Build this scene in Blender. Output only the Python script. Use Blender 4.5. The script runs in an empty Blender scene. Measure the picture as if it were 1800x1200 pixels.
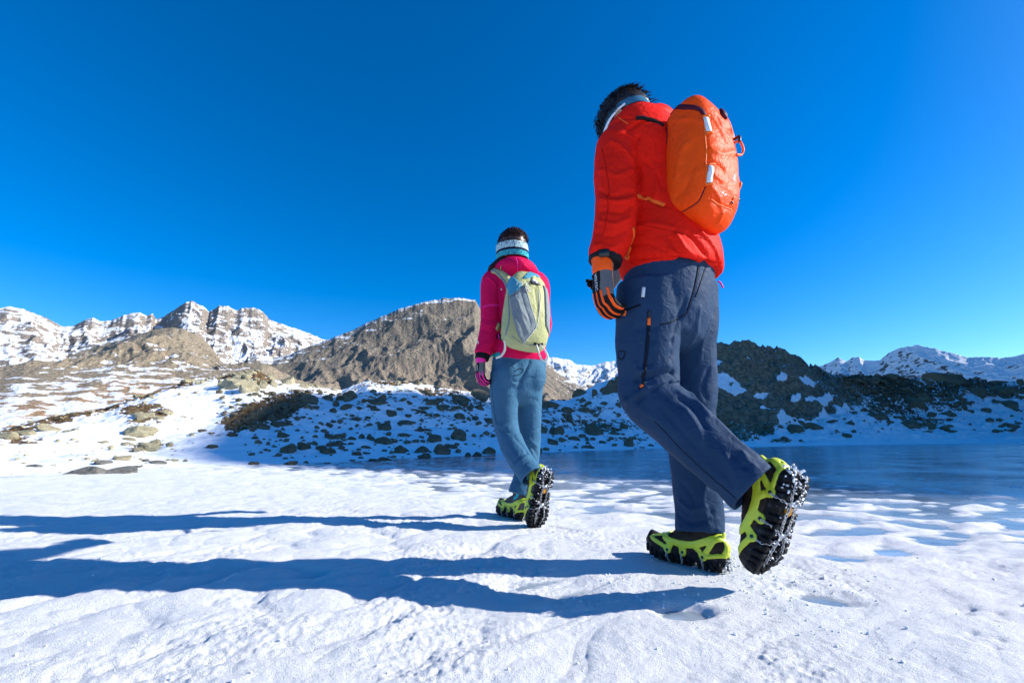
import bpy, math, random
import numpy as np
from mathutils import Vector, Matrix
from mathutils.bvhtree import BVHTree

S = bpy.context.scene
COL = S.collection
R = math.radians
# ------------------------------------------------------------------ camera, sky, sun, exposure
CAM_H, PITCH, FPX = 0.43, R(11.86), 800.0
cam_data = bpy.data.cameras.new('camera')
cam_data.lens = 16.0; cam_data.sensor_width = 36.0
cam_data.clip_start = 0.05; cam_data.clip_end = 30000
cam = bpy.data.objects.new('camera', cam_data); COL.objects.link(cam)
cam.location = (0, 0, CAM_H); cam.rotation_euler = (math.pi/2 + PITCH, 0, 0)
S.camera = cam

SUN_EL, SUN_AZ = R(28.0), R(88.0)                 # azimuth clockwise from +Y
SUN = Vector((math.sin(SUN_AZ)*math.cos(SUN_EL), math.cos(SUN_AZ)*math.cos(SUN_EL), math.sin(SUN_EL)))
world = bpy.data.worlds.new('World'); S.world = world; world.use_nodes = True
wn = world.node_tree; wn.nodes.clear()
w_out = wn.nodes.new('ShaderNodeOutputWorld'); w_bg = wn.nodes.new('ShaderNodeBackground')
w_sky = wn.nodes.new('ShaderNodeTexSky'); w_sky.sky_type = 'NISHITA'; w_sky.sun_disc = False
w_sky.sun_elevation = SUN_EL; w_sky.sun_rotation = SUN_AZ
w_sky.altitude = 2600; w_sky.air_density = 1.0; w_sky.dust_density = 1.6; w_sky.ozone_density = 3.0
w_hs = wn.nodes.new('ShaderNodeHueSaturation'); w_hs.inputs['Saturation'].default_value = 1.42
w_hs.inputs['Hue'].default_value = 0.504
wn.links.new(w_sky.outputs[0], w_hs.inputs['Color']); wn.links.new(w_hs.outputs[0], w_bg.inputs[0])
w_bg.inputs[1].default_value = 0.142
wn.links.new(w_bg.outputs[0], w_out.inputs[0])
sun_data = bpy.data.lights.new('sun', 'SUN'); sun_data.energy = 5.0; sun_data.angle = R(0.53)
sun_data.color = (1.0, 0.965, 0.90)
sun = bpy.data.objects.new('sun', sun_data); COL.objects.link(sun)
sun.rotation_euler = (-SUN).to_track_quat('-Z', 'Y').to_euler(); sun.location = (30, 2, 18)
S.view_settings.view_transform = 'Standard'; S.view_settings.look = 'None'
S.view_settings.exposure = 0.66; S.view_settings.gamma = 1.0; S.view_settings.use_curve_mapping = False
S.render.engine = 'CYCLES'; S.cycles.max_bounces = 6; S.cycles.diffuse_bounces = 3; S.cycles.glossy_bounces = 3

# ------------------------------------------------------------------ numbers
CP, SP = math.cos(PITCH), math.sin(PITCH)
def ray(px, py):
    v = (px-900)/FPX; w = -(py-600)/FPX
    return np.array([v, CP - w*SP, SP + w*CP])
def at(px, py, d):
    """point seen at that place in the photograph, d metres ahead of the camera"""
    r = ray(px, py); p = r*(d/r[1]); p[2] += CAM_H
    return p
def A(*a): return np.array(a, float)
def unit(v):
    v = np.asarray(v, float); return v/ (np.linalg.norm(v) + 1e-12)
def sstep(a, b, x):
    t = np.clip((np.asarray(x, float)-a)/(b-a), 0, 1); return t*t*(3-2*t)

def _hash(ix, iy, iz, seed):
    h = (ix.astype(np.int64)*374761393 + iy.astype(np.int64)*668265263 + iz.astype(np.int64)*2147483647 + seed*974711) & 0xffffffff
    h = ((h ^ (h >> 13))*1274126177) & 0xffffffff
    h = (h ^ (h >> 16)) & 0xffffffff
    h = (h*2246822519) & 0xffffffff
    return (h ^ (h >> 15)) & 0xffffffff
def perlin2(x, y, seed=0):
    x = np.asarray(x, float); y = np.asarray(y, float)
    xi = np.floor(x); yi = np.floor(y); xf = x-xi; yf = y-yi
    u = xf**3*(xf*(xf*6-15)+10); v = yf**3*(yf*(yf*6-15)+10)
    z = np.zeros_like(xi)
    def g(dx, dy):
        a = _hash(xi+dx, yi+dy, z, seed)*(2*np.pi/4294967296.0)
        return np.cos(a)*(xf-dx) + np.sin(a)*(yf-dy)
    a = g(0,0); b = g(1,0); c = g(0,1); d = g(1,1)
    return ((a+(b-a)*u)*(1-v) + (c+(d-c)*u)*v)*1.5
def perlin3(P, seed=0):
    x, y, z = P[..., 0], P[..., 1], P[..., 2]
    xi = np.floor(x); yi = np.floor(y); zi = np.floor(z); xf = x-xi; yf = y-yi; zf = z-zi
    u = xf**3*(xf*(xf*6-15)+10); v = yf**3*(yf*(yf*6-15)+10); w = zf**3*(zf*(zf*6-15)+10)
    def g(dx, dy, dz):
        h = _hash(xi+dx, yi+dy, zi+dz, seed)
        a = (h & 0xffff)*(2*np.pi/65536); c = (h >> 16)*(2/65536.0)-1; s = np.sqrt(np.maximum(0, 1-c*c))
        return s*np.cos(a)*(xf-dx) + s*np.sin(a)*(yf-dy) + c*(zf-dz)
    def L(a, b, t): return a+(b-a)*t
    return L(L(L(g(0,0,0),g(1,0,0),u), L(g(0,1,0),g(1,1,0),u), v), L(L(g(0,0,1),g(1,0,1),u), L(g(0,1,1),g(1,1,1),u), v), w)*1.5
def fbm2(x, y, o=4, seed=0, gain=0.5, lac=2.03):
    s = 0; a = 1; t = 0
    for i in range(o):
        s = s + a*perlin2(x, y, seed+i*17); t += a; a *= gain; x = x*lac+3.1; y = y*lac+1.7
    return s/t
def ridged2(x, y, o=5, seed=0, gain=0.55, lac=2.07):
    s = 0; a = 1; t = 0; w = 1
    for i in range(o):
        n = 1-np.abs(perlin2(x, y, seed+i*31)); n = n*n; s = s + a*n*w; t += a; w = np.clip(n*1.6, 0, 1)
        a *= gain; x = x*lac+5.2; y = y*lac+9.1
    return s/t
def fbm3(P, o=3, seed=0):
    s = 0; a = 1; t = 0
    for i in range(o):
        s = s + a*perlin3(P, seed+i*13); t += a; a *= 0.5; P = P*2.03+7.3
    return s/t
def catmull(pts, n):
    """n samples of a smooth curve through pts (any number of columns)"""
    P = np.asarray(pts, float); k = len(P)
    if k < 3:
        t = np.linspace(0, 1, n)[:, None]; return P[0]*(1-t)+P[-1]*t
    P = np.vstack([2*P[0]-P[1], P, 2*P[-1]-P[-2]])
    L = np.linalg.norm(np.diff(P[1:-1, :3], axis=0), axis=1); L = np.maximum(L, 1e-6); cum = np.r_[0, np.cumsum(L)]
    s = np.linspace(0, cum[-1], n); i = np.clip(np.searchsorted(cum, s, side='right')-1, 0, k-2)
    t = ((s-cum[i])/L[i])[:, None]
    p0, p1, p2, p3 = P[i], P[i+1], P[i+2], P[i+3]
    return 0.5*(2*p1 + (p2-p0)*t + (2*p0-5*p1+4*p2-p3)*t*t + (3*p1-p0-3*p2+p3)*t**3)

# ------------------------------------------------------------------ objects
def tag(o, label=None, cat=None, group=None, kind=None):
    if label: o['label'] = label
    if cat: o['category'] = cat
    if group: o['group'] = group
    if kind: o['kind'] = kind
    return o
def empty(name, loc, label, cat, group=None):
    o = bpy.data.objects.new(name, None); o.empty_display_size = 0.1; COL.objects.link(o)
    o.location = loc; tag(o, label, cat, group); return o
def new_mesh(name, V, F):
    me = bpy.data.meshes.new(name)
    V = np.asarray(V, float)
    if isinstance(F, np.ndarray):
        n, k = F.shape
        me.vertices.add(len(V)); me.vertices.foreach_set('co', V.astype(np.float32).ravel())
        me.loops.add(n*k); me.loops.foreach_set('vertex_index', F.astype(np.int32).ravel())
        me.polygons.add(n); me.polygons.foreach_set('loop_start', np.arange(0, n*k, k, dtype=np.int32))
        me.update(calc_edges=True)
    else:
        me.from_pydata([tuple(v) for v in V], [], [tuple(int(i) for i in f) for f in F]); me.update()
    return me
def link(name, me, mat, parent=None, smooth=True):
    """links a mesh whose points are world points; under a parent it is stored relative to it"""
    o = bpy.data.objects.new(name, me); COL.objects.link(o)
    for m in (mat if isinstance(mat, (list, tuple)) else [mat]):
        me.materials.append(m)
    if smooth: me.polygons.foreach_set('use_smooth', np.ones(len(me.polygons), bool))
    if parent is not None:
        root = parent
        off = Vector((0, 0, 0))
        while root is not None: off += root.location; root = root.parent
        me.transform(Matrix.Translation(-off)); o.parent = parent
    return o
def join(parts):
    V = []; F = []; n = 0
    for v, f in parts:
        V.append(np.asarray(v, float)); F += [tuple(i+n for i in q) for q in f]; n += len(v)
    return np.vstack(V), F
def tube(path, ru, rv, uref, nseg=20, n=None, exp=2.0, round_ends=(False, False), hollow=0.0):
    """closed tube; uref = direction of the ru axis; hollow = the far end is open like a hem, that deep"""
    path = np.asarray(path, float); k = len(path)
    ru = np.broadcast_to(np.asarray(ru, float), (k,)); rv = np.broadcast_to(np.asarray(rv, float), (k,))
    ur = np.broadcast_to(np.asarray(uref, float), (k, 3))
    D = np.hstack([path, ru[:, None], rv[:, None], ur])
    if n: D = catmull(D, n)
    P, a, b, U = D[:, :3], D[:, 3], D[:, 4], D[:, 5:8]
    T = np.gradient(P, axis=0); T /= np.linalg.norm(T, axis=1)[:, None]+1e-9
    U = U - (U*T).sum(1)[:, None]*T; U /= np.linalg.norm(U, axis=1)[:, None]+1e-9
    W = np.cross(T, U)
    rings = []
    th = np.linspace(0, 2*np.pi, nseg, endpoint=False); c, s = np.cos(th), np.sin(th)
    c = np.sign(c)*np.abs(c)**(2/exp); s = np.sign(s)*np.abs(s)**(2/exp)
    def ring(p, u, w, a_, b_): return p + np.outer(c*a_, u) + np.outer(s*b_, w)
    if round_ends[0]:
        r = min(a[0], b[0])
        for q in (0.2, 0.55, 0.85):
            rings.append(ring(P[0]-T[0]*r*math.sqrt(1-q*q), U[0], W[0], a[0]*q, b[0]*q))
    for i in range(len(P)): rings.append(ring(P[i], U[i], W[i], a[i], b[i]))
    if round_ends[1]:
        r = min(a[-1], b[-1])
        for q in (0.85, 0.55, 0.2):
            rings.append(ring(P[-1]+T[-1]*r*math.sqrt(1-q*q), U[-1], W[-1], a[-1]*q, b[-1]*q))
    if hollow:
        th_ = 0.010
        rings.append(ring(P[-1], U[-1], W[-1], a[-1]-th_, b[-1]-th_))
        rings.append(ring(P[-1]-T[-1]*hollow, U[-1], W[-1], a[-1]-th_-.004, b[-1]-th_-.004))
    m = len(rings); V = np.vstack(rings + [rings[0].mean(0)[None], rings[-1].mean(0)[None]])
    F = []
    for i in range(m-1):
        for j in range(nseg):
            j2 = (j+1) % nseg
            F.append((i*nseg+j, i*nseg+j2, (i+1)*nseg+j2, (i+1)*nseg+j))
    for j in range(nseg):
        j2 = (j+1) % nseg
        F.append((m*nseg, j2, j)); F.append((m*nseg+1, (m-1)*nseg+j, (m-1)*nseg+j2))
    return V, F
def ellipsoid(c, ax, r, nu=20, nv=12):
    """ax = 3 row axes, r = 3 radii"""
    V = []; ax = np.asarray(ax, float)
    for i in range(nv+1):
        ph = math.pi*i/nv
        for j in range(nu):
            t = 2*math.pi*j/nu
            l = A(math.sin(ph)*math.cos(t)*r[0], math.sin(ph)*math.sin(t)*r[1], math.cos(ph)*r[2])
            V.append(np.asarray(c)+l@ax)
    F = [(i*nu+j, (i+1)*nu+j, (i+1)*nu+(j+1) % nu, i*nu+(j+1) % nu) for i in range(nv) for j in range(nu)]
    return np.array(V), F
def box(c, ax, h):
    ax = np.asarray(ax, float); V = []
    for sx in (-1, 1):
        for sy in (-1, 1):
            for sz in (-1, 1): V.append(np.asarray(c)+sx*h[0]*ax[0]+sy*h[1]*ax[1]+sz*h[2]*ax[2])
    return np.array(V), [(0,1,3,2),(4,6,7,5),(0,4,5,1),(2,3,7,6),(0,2,6,4),(1,5,7,3)]
def voxel(parts, size):
    """one closed surface round all the parts"""
    V, F = join(parts)
    me = new_mesh('tmp', V, F)
    import bmesh
    bm = bmesh.new(); bm.from_mesh(me); bmesh.ops.recalc_face_normals(bm, faces=bm.faces); bm.to_mesh(me); bm.free()
    o = bpy.data.objects.new('tmp', me); COL.objects.link(o)
    m = o.modifiers.new('r', 'REMESH'); m.mode = 'VOXEL'; m.voxel_size = size; m.adaptivity = 0
    dg = bpy.context.evaluated_depsgraph_get(); dg.update()
    out = bpy.data.meshes.new_from_object(o.evaluated_get(dg))
    bpy.data.objects.remove(o); bpy.data.meshes.remove(me)
    return out
def get_co(me):
    a = np.empty(len(me.vertices)*3, np.float32); me.vertices.foreach_get('co', a); return a.reshape(-1, 3).astype(float)
def set_co(me, P):
    me.vertices.foreach_set('co', np.asarray(P, np.float32).ravel()); me.update()
def get_no(me):
    a = np.empty(len(me.vertices)*3, np.float32); me.vertex_normals.foreach_get('vector', a); return a.reshape(-1, 3).astype(float)
def smooth_mesh(me, it, lam=0.6):
    e = np.empty(len(me.edges)*2, np.int32); me.edges.foreach_get('vertices', e); e = e.reshape(-1, 2)
    P = get_co(me); n = len(P); deg = np.bincount(e.ravel(), minlength=n)[:, None]
    for k in range(it):
        s = np.empty_like(P)
        for c in range(3):
            s[:, c] = np.bincount(e[:, 0], P[e[:, 1], c], n) + np.bincount(e[:, 1], P[e[:, 0], c], n)
        P = P + lam*(s/np.maximum(deg, 1)-P)
    set_co(me, P)
def bvh_of(*meshes):
    V = []; F = []; n = 0
    for me in meshes:
        V += [v.co.copy() for v in me.vertices]; F += [tuple(i+n for i in p.vertices) for p in me.polygons]; n = len(V)
    return BVHTree.FromPolygons(V, F)
def hit(px, py, bvh):
    """the surface point that the photograph shows at that place"""
    r = Vector(ray(px, py)).normalized()
    p, nrm, i, d = bvh.ray_cast(Vector((0, 0, CAM_H)), r)
    if p is None:
        best = None
        for k in range(1, 60):
            q = Vector((0, 0, CAM_H)) + r*(0.9+0.04*k); p2, n2, i2, d2 = bvh.find_nearest(q)
            if p2 is not None and (best is None or d2 < best[1]): best = (p2, d2)
        p = best[0]
    return np.array(p)
def ribbon(pts, bvh, width, thick, n=24, lift=0.0, wfn=None):
    """a strap, seam or band that lies on a surface"""
    C = catmull(np.array(pts), n); q = []
    N = []
    for p in C:
        l, nr, i, d = bvh.find_nearest(Vector(p)); q.append(np.array(l)); N.append(np.array(nr))
    q = np.array(q); N = np.array(N)
    for _ in range(2): N[1:-1] = (N[:-2]+N[1:-1]*2+N[2:])/4
    N /= np.linalg.norm(N, axis=1)[:, None]+1e-9
    T = np.gradient(q, axis=0); T /= np.linalg.norm(T, axis=1)[:, None]+1e-9
    V = []
    for i in range(n):
        w = (width if wfn is None else width*wfn(i/(n-1)))/2
        s = unit(np.cross(N[i], T[i])); row = []
        for k in (-1, 0, 1):
            l, nr, ii, d = bvh.find_nearest(Vector(q[i]+s*w*k)); row.append(np.array(l))
        for k in range(3): V.append(row[k]+N[i]*(lift+thick*(1.0 if k == 1 else 0.75)))
        for k in range(3): V.append(row[2-k]-N[i]*0.002)
    F = []
    for i in range(n-1):
        for j in range(6):
            j2 = (j+1) % 6; F.append((i*6+j, i*6+j2, (i+1)*6+j2, (i+1)*6+j))
    F.append(tuple(range(5, -1, -1))); F.append(tuple((n-1)*6+j for j in range(6)))
    return np.array(V), F
def cord(pts, r, n=24, nseg=7):
    p = np.array(pts, float); d = p[-1]-p[0]
    u = A(0.31, 0.2, 0.93) if abs(unit(d)[2]) < .8 else A(0.9, 0.3, 0.1)
    return tube(p, r, r, u, nseg, n)
def seg_dist(P, pts):
    """distance of points P to a polyline"""
    best = np.full(len(P), 1e9)
    for a, b in zip(pts[:-1], pts[1:]):
        ab = b-a; t = np.clip(((P-a)@ab)/(ab@ab+1e-12), 0, 1)
        best = np.minimum(best, np.linalg.norm(P-(a+t[:, None]*ab), axis=1))
    return best
def folds(P, bvh, lst, scale=1.0):
    """cloth folds: each is a line on the surface (photo places), a width and a height in mm"""
    d = np.zeros(len(P))
    for pts, w, h in lst:
        c = np.array([hit(x, y, bvh) for x, y in pts])
        if len(c) > 2: c = catmull(c, 10)
        q = seg_dist(P, c)/(w*scale*0.001)
        d += h*scale*0.001*np.exp(-np.abs(q)**1.45)
    return d
def patch(me, keep, offset, thick=0.003, smooth=3):
    """a panel sewn onto a surface: the faces of me whose centres pass keep(), pushed out by offset"""
    P = get_co(me); N = get_no(me)
    F = [tuple(p.vertices) for p in me.polygons]
    cen = np.array([P[list(f)].mean(0) for f in F]); m = keep(cen)
    F = [f for f, k in zip(F, m) if k]
    used = sorted({i for f in F for i in f}); ix = {v: i for i, v in enumerate(used)}
    F = [tuple(ix[i] for i in f) for f in F]; P = P[used]; N = N[used]
    cnt = {}
    for f in F:
        for a, b in zip(f, f[1:]+f[:1]): cnt[(a, b)] = 1
    bd = [(a, b) for (a, b) in cnt if (b, a) not in cnt]
    for _ in range(smooth):
        s = np.zeros_like(P); c = np.zeros(len(P))
        for a, b in bd: s[a] += P[b]; s[b] += P[a]; c[a] += 1; c[b] += 1
        k = c > 0; P[k] = 0.4*P[k]+0.6*s[k]/c[k][:, None]
    n = len(P); top = P+N*offset; bot = P-N*0.003
    k = set(i for e in bd for i in e)
    for i in k: top[i] = P[i]+N[i]*offset*0.5
    V = np.vstack([top, bot]); G = list(F)
    for a, b in bd: G.append((b, a, a+n, b+n))
    return new_mesh('patch', V, G)

# ------------------------------------------------------------------ materials
def mat(name, col, rough=0.6, spec=0.4, metal=0.0, sheen=0.0, bump=None, var=None, coat=0.0, sss=0.0):
    """bump = (noise scale, strength, distance); var = (noise scale, second colour, low, high)"""
    m = bpy.data.materials.new(name); m.use_nodes = True; nt = m.node_tree; b = nt.nodes['Principled BSDF']
    b.inputs['Base Color'].default_value = (*col, 1); b.inputs['Roughness'].default_value = rough
    b.inputs['Specular IOR Level'].default_value = spec*(0.3 if rough >= 0.5 else 1.0); b.inputs['Metallic'].default_value = metal
    b.inputs['Sheen Weight'].default_value = sheen*0.0; b.inputs['Coat Weight'].default_value = coat
    tc = nt.nodes.new('ShaderNodeTexCoord')
    if var:
        nz = nt.nodes.new('ShaderNodeTexNoise'); nz.inputs['Scale'].default_value = var[0]; nz.inputs['Detail'].default_value = 5
        nt.links.new(tc.outputs['Object'], nz.inputs['Vector'])
        rp = nt.nodes.new('ShaderNodeValToRGB'); rp.color_ramp.elements[0].position = var[2]; rp.color_ramp.elements[1].position = var[3]
        rp.color_ramp.elements[0].color = (*col, 1); rp.color_ramp.elements[1].color = (*var[1], 1)
        nt.links.new(nz.outputs['Fac'], rp.inputs[0]); nt.links.new(rp.outputs[0], b.inputs['Base Color'])
    if bump:
        nz = nt.nodes.new('ShaderNodeTexNoise'); nz.inputs['Scale'].default_value = bump[0]; nz.inputs['Detail'].default_value = 4
        nt.links.new(tc.outputs['Object'], nz.inputs['Vector'])
        bp = nt.nodes.new('ShaderNodeBump'); bp.inputs['Strength'].default_value = bump[1]; bp.inputs['Distance'].default_value = bump[2]
        nt.links.new(nz.outputs['Fac'], bp.inputs['Height']); last = bp
        if bump[0] >= 900:                              # small creases over the weave
            n2 = nt.nodes.new('ShaderNodeTexNoise'); n2.inputs['Scale'].default_value = 38; n2.inputs['Detail'].default_value = 3; n2.inputs['Distortion'].default_value = 1.2
            nt.links.new(tc.outputs['Object'], n2.inputs['Vector'])
            b2 = nt.nodes.new('ShaderNodeBump'); b2.inputs['Strength'].default_value = 0.40; b2.inputs['Distance'].default_value = 0.010
            nt.links.new(n2.outputs['Fac'], b2.inputs['Height']); nt.links.new(bp.outputs[0], b2.inputs['Normal']); last = b2
        nt.links.new(last.outputs[0], b.inputs['Normal'])
    return m
# ------------------------------------------------------------------ node helpers
class NT:
    def __init__(s, name):
        s.m = bpy.data.materials.new(name); s.m.use_nodes = True; s.t = s.m.node_tree; s.b = s.t.nodes['Principled BSDF']
        s.tc = s.t.nodes.new('ShaderNodeTexCoord')
    def set(s, k, v):
        if isinstance(v, bpy.types.NodeSocket): s.t.links.new(v, s.b.inputs[k])
        else: s.b.inputs[k].default_value = (*v, 1) if isinstance(v, tuple) and len(v) == 3 else v
    def noise(s, scale, detail=5, rough=0.55, vec=None, stretch=None, dist=0.0):
        n = s.t.nodes.new('ShaderNodeTexNoise'); n.inputs['Scale'].default_value = scale; n.inputs['Detail'].default_value = detail
        n.inputs['Roughness'].default_value = rough; n.inputs['Distortion'].default_value = dist
        v = vec or s.tc.outputs['Object']
        if stretch:
            mp = s.t.nodes.new('ShaderNodeMapping'); mp.inputs['Scale'].default_value = stretch[:3]
            if len(stretch) > 3: mp.inputs['Rotation'].default_value = (0, 0, stretch[3])
            s.t.links.new(v, mp.inputs[0]); v = mp.outputs[0]
        s.t.links.new(v, n.inputs['Vector']); return n.outputs['Fac']
    def voro(s, scale, feature='DISTANCE_TO_EDGE', stretch=None):
        n = s.t.nodes.new('ShaderNodeTexVoronoi'); n.feature = feature; n.inputs['Scale'].default_value = scale
        v = s.tc.outputs['Object']
        if stretch:
            mp = s.t.nodes.new('ShaderNodeMapping'); mp.inputs['Scale'].default_value = stretch
            s.t.links.new(v, mp.inputs[0]); v = mp.outputs[0]
        s.t.links.new(v, n.inputs['Vector']); return n.outputs['Distance']
    def math(s, op, a, b=0.0, clamp=False):
        n = s.t.nodes.new('ShaderNodeMath'); n.operation = op; n.use_clamp = clamp
        for i, v in enumerate((a, b)):
            if isinstance(v, bpy.types.NodeSocket): s.t.links.new(v, n.inputs[i])
            else: n.inputs[i].default_value = v
        return n.outputs[0]
    def ramp(s, fac, stops):
        n = s.t.nodes.new('ShaderNodeValToRGB'); e = n.color_ramp.elements
        while len(e) < len(stops): e.new(0.5)
        for q, (p, c) in zip(e, stops): q.position = p; q.color = (*c, 1) if isinstance(c, tuple) else (c, c, c, 1)
        s.t.links.new(fac, n.inputs[0]); return n.outputs[0]
    def mix(s, fac, a, b):
        n = s.t.nodes.new('ShaderNodeMix'); n.data_type = 'RGBA'
        for k, v in ((0, fac), (6, a), (7, b)):
            if isinstance(v, bpy.types.NodeSocket): s.t.links.new(v, n.inputs[k])
            else: n.inputs[k].default_value = (*v, 1) if isinstance(v, tuple) else v
        return n.outputs[2]
    def attr(s, name):
        n = s.t.nodes.new('ShaderNodeAttribute'); n.attribute_name = name; return n.outputs['Fac']
    def normal_z(s):
        g = s.t.nodes.new('ShaderNodeNewGeometry'); x = s.t.nodes.new('ShaderNodeSeparateXYZ')
        s.t.links.new(g.outputs['Normal'], x.inputs[0]); return x.outputs[2]
    def objrand(s):
        return s.t.nodes.new('ShaderNodeObjectInfo').outputs['Random']
    def bump(s, layers):
        prev = None
        for h, st, d in layers:
            n = s.t.nodes.new('ShaderNodeBump'); n.inputs['Distance'].default_value = d
            if isinstance(st, bpy.types.NodeSocket): s.t.links.new(st, n.inputs['Strength'])
            else: n.inputs['Strength'].default_value = st
            s.t.links.new(h, n.inputs['Height'])
            if prev: s.t.links.new(prev, n.inputs['Normal'])
            prev = n.outputs[0]
        s.t.links.new(prev, s.b.inputs['Normal'])
def add_attr(me, name, a):
    at_ = me.attributes.new(name, 'FLOAT', 'POINT'); at_.data.foreach_set('value', np.asarray(a, np.float32).ravel())
def grid_faces(nr, nc, wrap=False):
    i = np.arange(nr-1)[:, None]; j = np.arange(nc if wrap else nc-1)[None, :]
    j2 = (j+1) % nc
    return np.stack([i*nc+j, i*nc+j2, (i+1)*nc+j2, (i+1)*nc+j], -1).reshape(-1, 4)
def project(P):
    x, y, z = P[..., 0], P[..., 1], P[..., 2]-CAM_H
    f = y*CP + z*SP; u = -y*SP + z*CP
    f = np.where(np.abs(f) < 1e-6, 1e-6, f)
    return 900+FPX*x/f, 600-FPX*u/f

# ------------------------------------------------------------------ snow and ice on the lake
SHORE = [(-400,868),(-150,855),(0,848),(100,843),(150,838),(220,832),(300,824),(420,818),(600,812),(700,806),(850,800),(950,795),(1100,790),(1240,786),(1350,785),(1500,782),(1650,780),(1800,779),(2000,778.5),(2400,778)]
def px_az_dir(px, py):
    r = ray(px, py); return math.atan2(r[0], r[1]), r[2]/math.hypot(r[0], r[1])
_s = [(px_az_dir(x, y)) for x, y in SHORE]
AZ_S = np.array([a for a, e in _s]); RS_ = np.array([min(46.0, CAM_H/max(-e, 1e-4)) for a, e in _s])
def shore_r(az): return np.interp(az, AZ_S, RS_)

_edge = np.array([(-9, 9.5), (-4.5, 8.3), (-2.3, 7.3), (-0.9, 5.9), (0.4, 4.6), (1.3, 3.75), (2.2, 3.2), (3.6, 2.8), (6.0, 2.3), (14, 1.0)])
def edge_dist(x, y):
    """metres beyond the line where the snow cover of the lake gives way to bare ice"""
    yy = np.interp(x, _edge[:, 0], _edge[:, 1])+0.22; return (y-yy)*0.86
def snow_h(x, y):
    """height of the lake's snow above its ice"""
    x = np.asarray(x, float); y = np.asarray(y, float)
    c, s = math.cos(0.62), math.sin(0.62)
    wx = x+0.10*fbm2(x*2.1, y*2.1, 2, 5); wy = y+0.10*fbm2(x*2.1+9, y*2.1+4, 2, 6)
    u = wx*c+wy*s; v = -wx*s+wy*c
    m0 = np.sqrt(np.abs(perlin2(u*2.6, v*5.6, 11))+.01)
    u = u+.055*m0; v = v-.030*m0                    # the wind has undercut one side of each drift
    n1 = np.abs(perlin2(u*2.6, v*5.6, 11)); n2 = np.abs(perlin2(u*5.2+3, v*9.5+1, 12)); n3 = fbm2(x*16, y*16, 3, 13)
    big = fbm2(x*1.1, y*1.1, 3, 14)
    mound = 0.62*np.sqrt(n1+0.01)+0.26*np.sqrt(n2+0.01)
    blob = fbm2(x*3.4+7+.3*u, y*5.6+2, 3, 21, .38)
    e = edge_dist(x, y)
    near = sstep(-3.3, -0.7, e)                     # 0 = deep snow, 1 = by the bare ice
    amp = 0.040*(1-near)*(0.34+0.66*sstep(0.7, -0.9, x))*(0.5+0.5*sstep(3.6, 1.5, np.hypot(x, y)))+0.014*near
    cov = 0.017*(1-near) + near*(-0.0030-0.0085*np.clip(e, -1, 0)-0.0052*np.clip(e, 0, 4)) - 0.006*near
    h = cov + amp*(mound-0.42)*(1-0.45*near) + 0.010*big*(1-near) + near*0.044*blob + 0.0034*n3*(1-.5*near)
    h = h + (1-near)*0.010
    r_ = np.hypot(x, y); crust = sstep(5.5, 2.0, r_)*(1-.6*near)*(.35+1.3*sstep(-.15, .35, fbm2(x*2.3+4, y*2.3, 2, 71)))
    h = h + crust*(0.0028*(ridged2(x*21, y*26, 3, 72)-.5)+0.0026*fbm2(x*52, y*52, 2, 73))
    # footprints and worn ice windows near by
    for bx, by, r_, dpt in ((0.42, 1.22, .055, .03), (-0.62, 1.50, .05, .022), (-0.08, 1.80, .08, .02), (0.10, 1.42, .12, .022), (0.83, 1.33, .07, .02), (1.20, 1.75, .09, .02)):
        q = ((x-bx)**2/(r_*1.25)**2 + (y-by)**2/(r_)**2); h = h - dpt*np.exp(-q*q)
    hx, hy = -math.sin(R(38)), math.cos(R(38))          # tracks of the spiked boots
    for bx, by in ((.80, 1.36), (1.02, .98), (1.16, 1.12), (.30, 3.0), (.22, 2.2), (1.42, .80)):
        a_ = (x-bx)*hx+(y-by)*hy; b_ = (x-bx)*hy-(y-by)*hx; q = (a_/.14)**2+(b_/.05)**2
        h = h-.0055*np.exp(-q**3)
        for sa, sb in ((.10,.025),(.10,-.025),(.06,.03),(.06,-.03),(-.03,.025),(-.03,-.025),(-.08,.02),(-.08,-.02)):
            h = h-.0055*np.exp(-((a_-sa)**2+(b_-sb)**2)/.0085**2)
    for bx, by in ((0.575, 1.60), (0.045, 2.50)):       # trodden flat under the boots
        q = ((x-bx)**2+(y-by)**2)/0.16**2; k = np.exp(-q*q); h = h*(1-k)+0.016*k
    h = np.where(h > 0.005, h, 0.005+(h-0.005)*0.8)
    return np.clip(h, -0.02, 0.2)

az = np.r_[np.linspace(-math.pi, R(-62), 60, endpoint=False), np.linspace(R(-62), R(62), 900, endpoint=False), np.linspace(R(62), math.pi, 60, endpoint=False)]
rr = np.r_[0.05, 0.3, 0.6*np.exp(np.linspace(0, math.log(14.0/0.6), 760)), 17, 22, 30, 40, 60]
AZ, RR = np.meshgrid(az, rr)
X = RR*np.sin(AZ); Y = RR*np.cos(AZ)
H = snow_h(X, Y)
rs_a = np.where(np.abs(AZ) < R(66), shore_r(AZ), 60)
H = np.where(RR > rs_a+0.4, -0.03, H)
me = new_mesh('lake_snow', np.stack([X, Y, H], -1).reshape(-1, 3), grid_faces(len(rr), len(az), True))
n = NT('lake_snow_grain')
g1 = n.noise(420, 3, 0.7); g2 = n.noise(130, 4, 0.65); g3 = n.noise(34, 4, 0.6)
n.set('Base Color', n.ramp(n.noise(1.7, 4), [(0.3, (0.815, 0.815, 0.815)), (0.7, (0.865, 0.862, 0.852))]))
n.set('Roughness', n.ramp(g1, [(0.35, 0.75), (0.66, 0.38)])); n.set('Specular IOR Level', 0.35)
n.bump([(g3, 0.30, 0.007), (g2, 0.75, 0.0060), (g1, 0.95, 0.0048)])
add_attr(me, 'depth', H.ravel())
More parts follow.
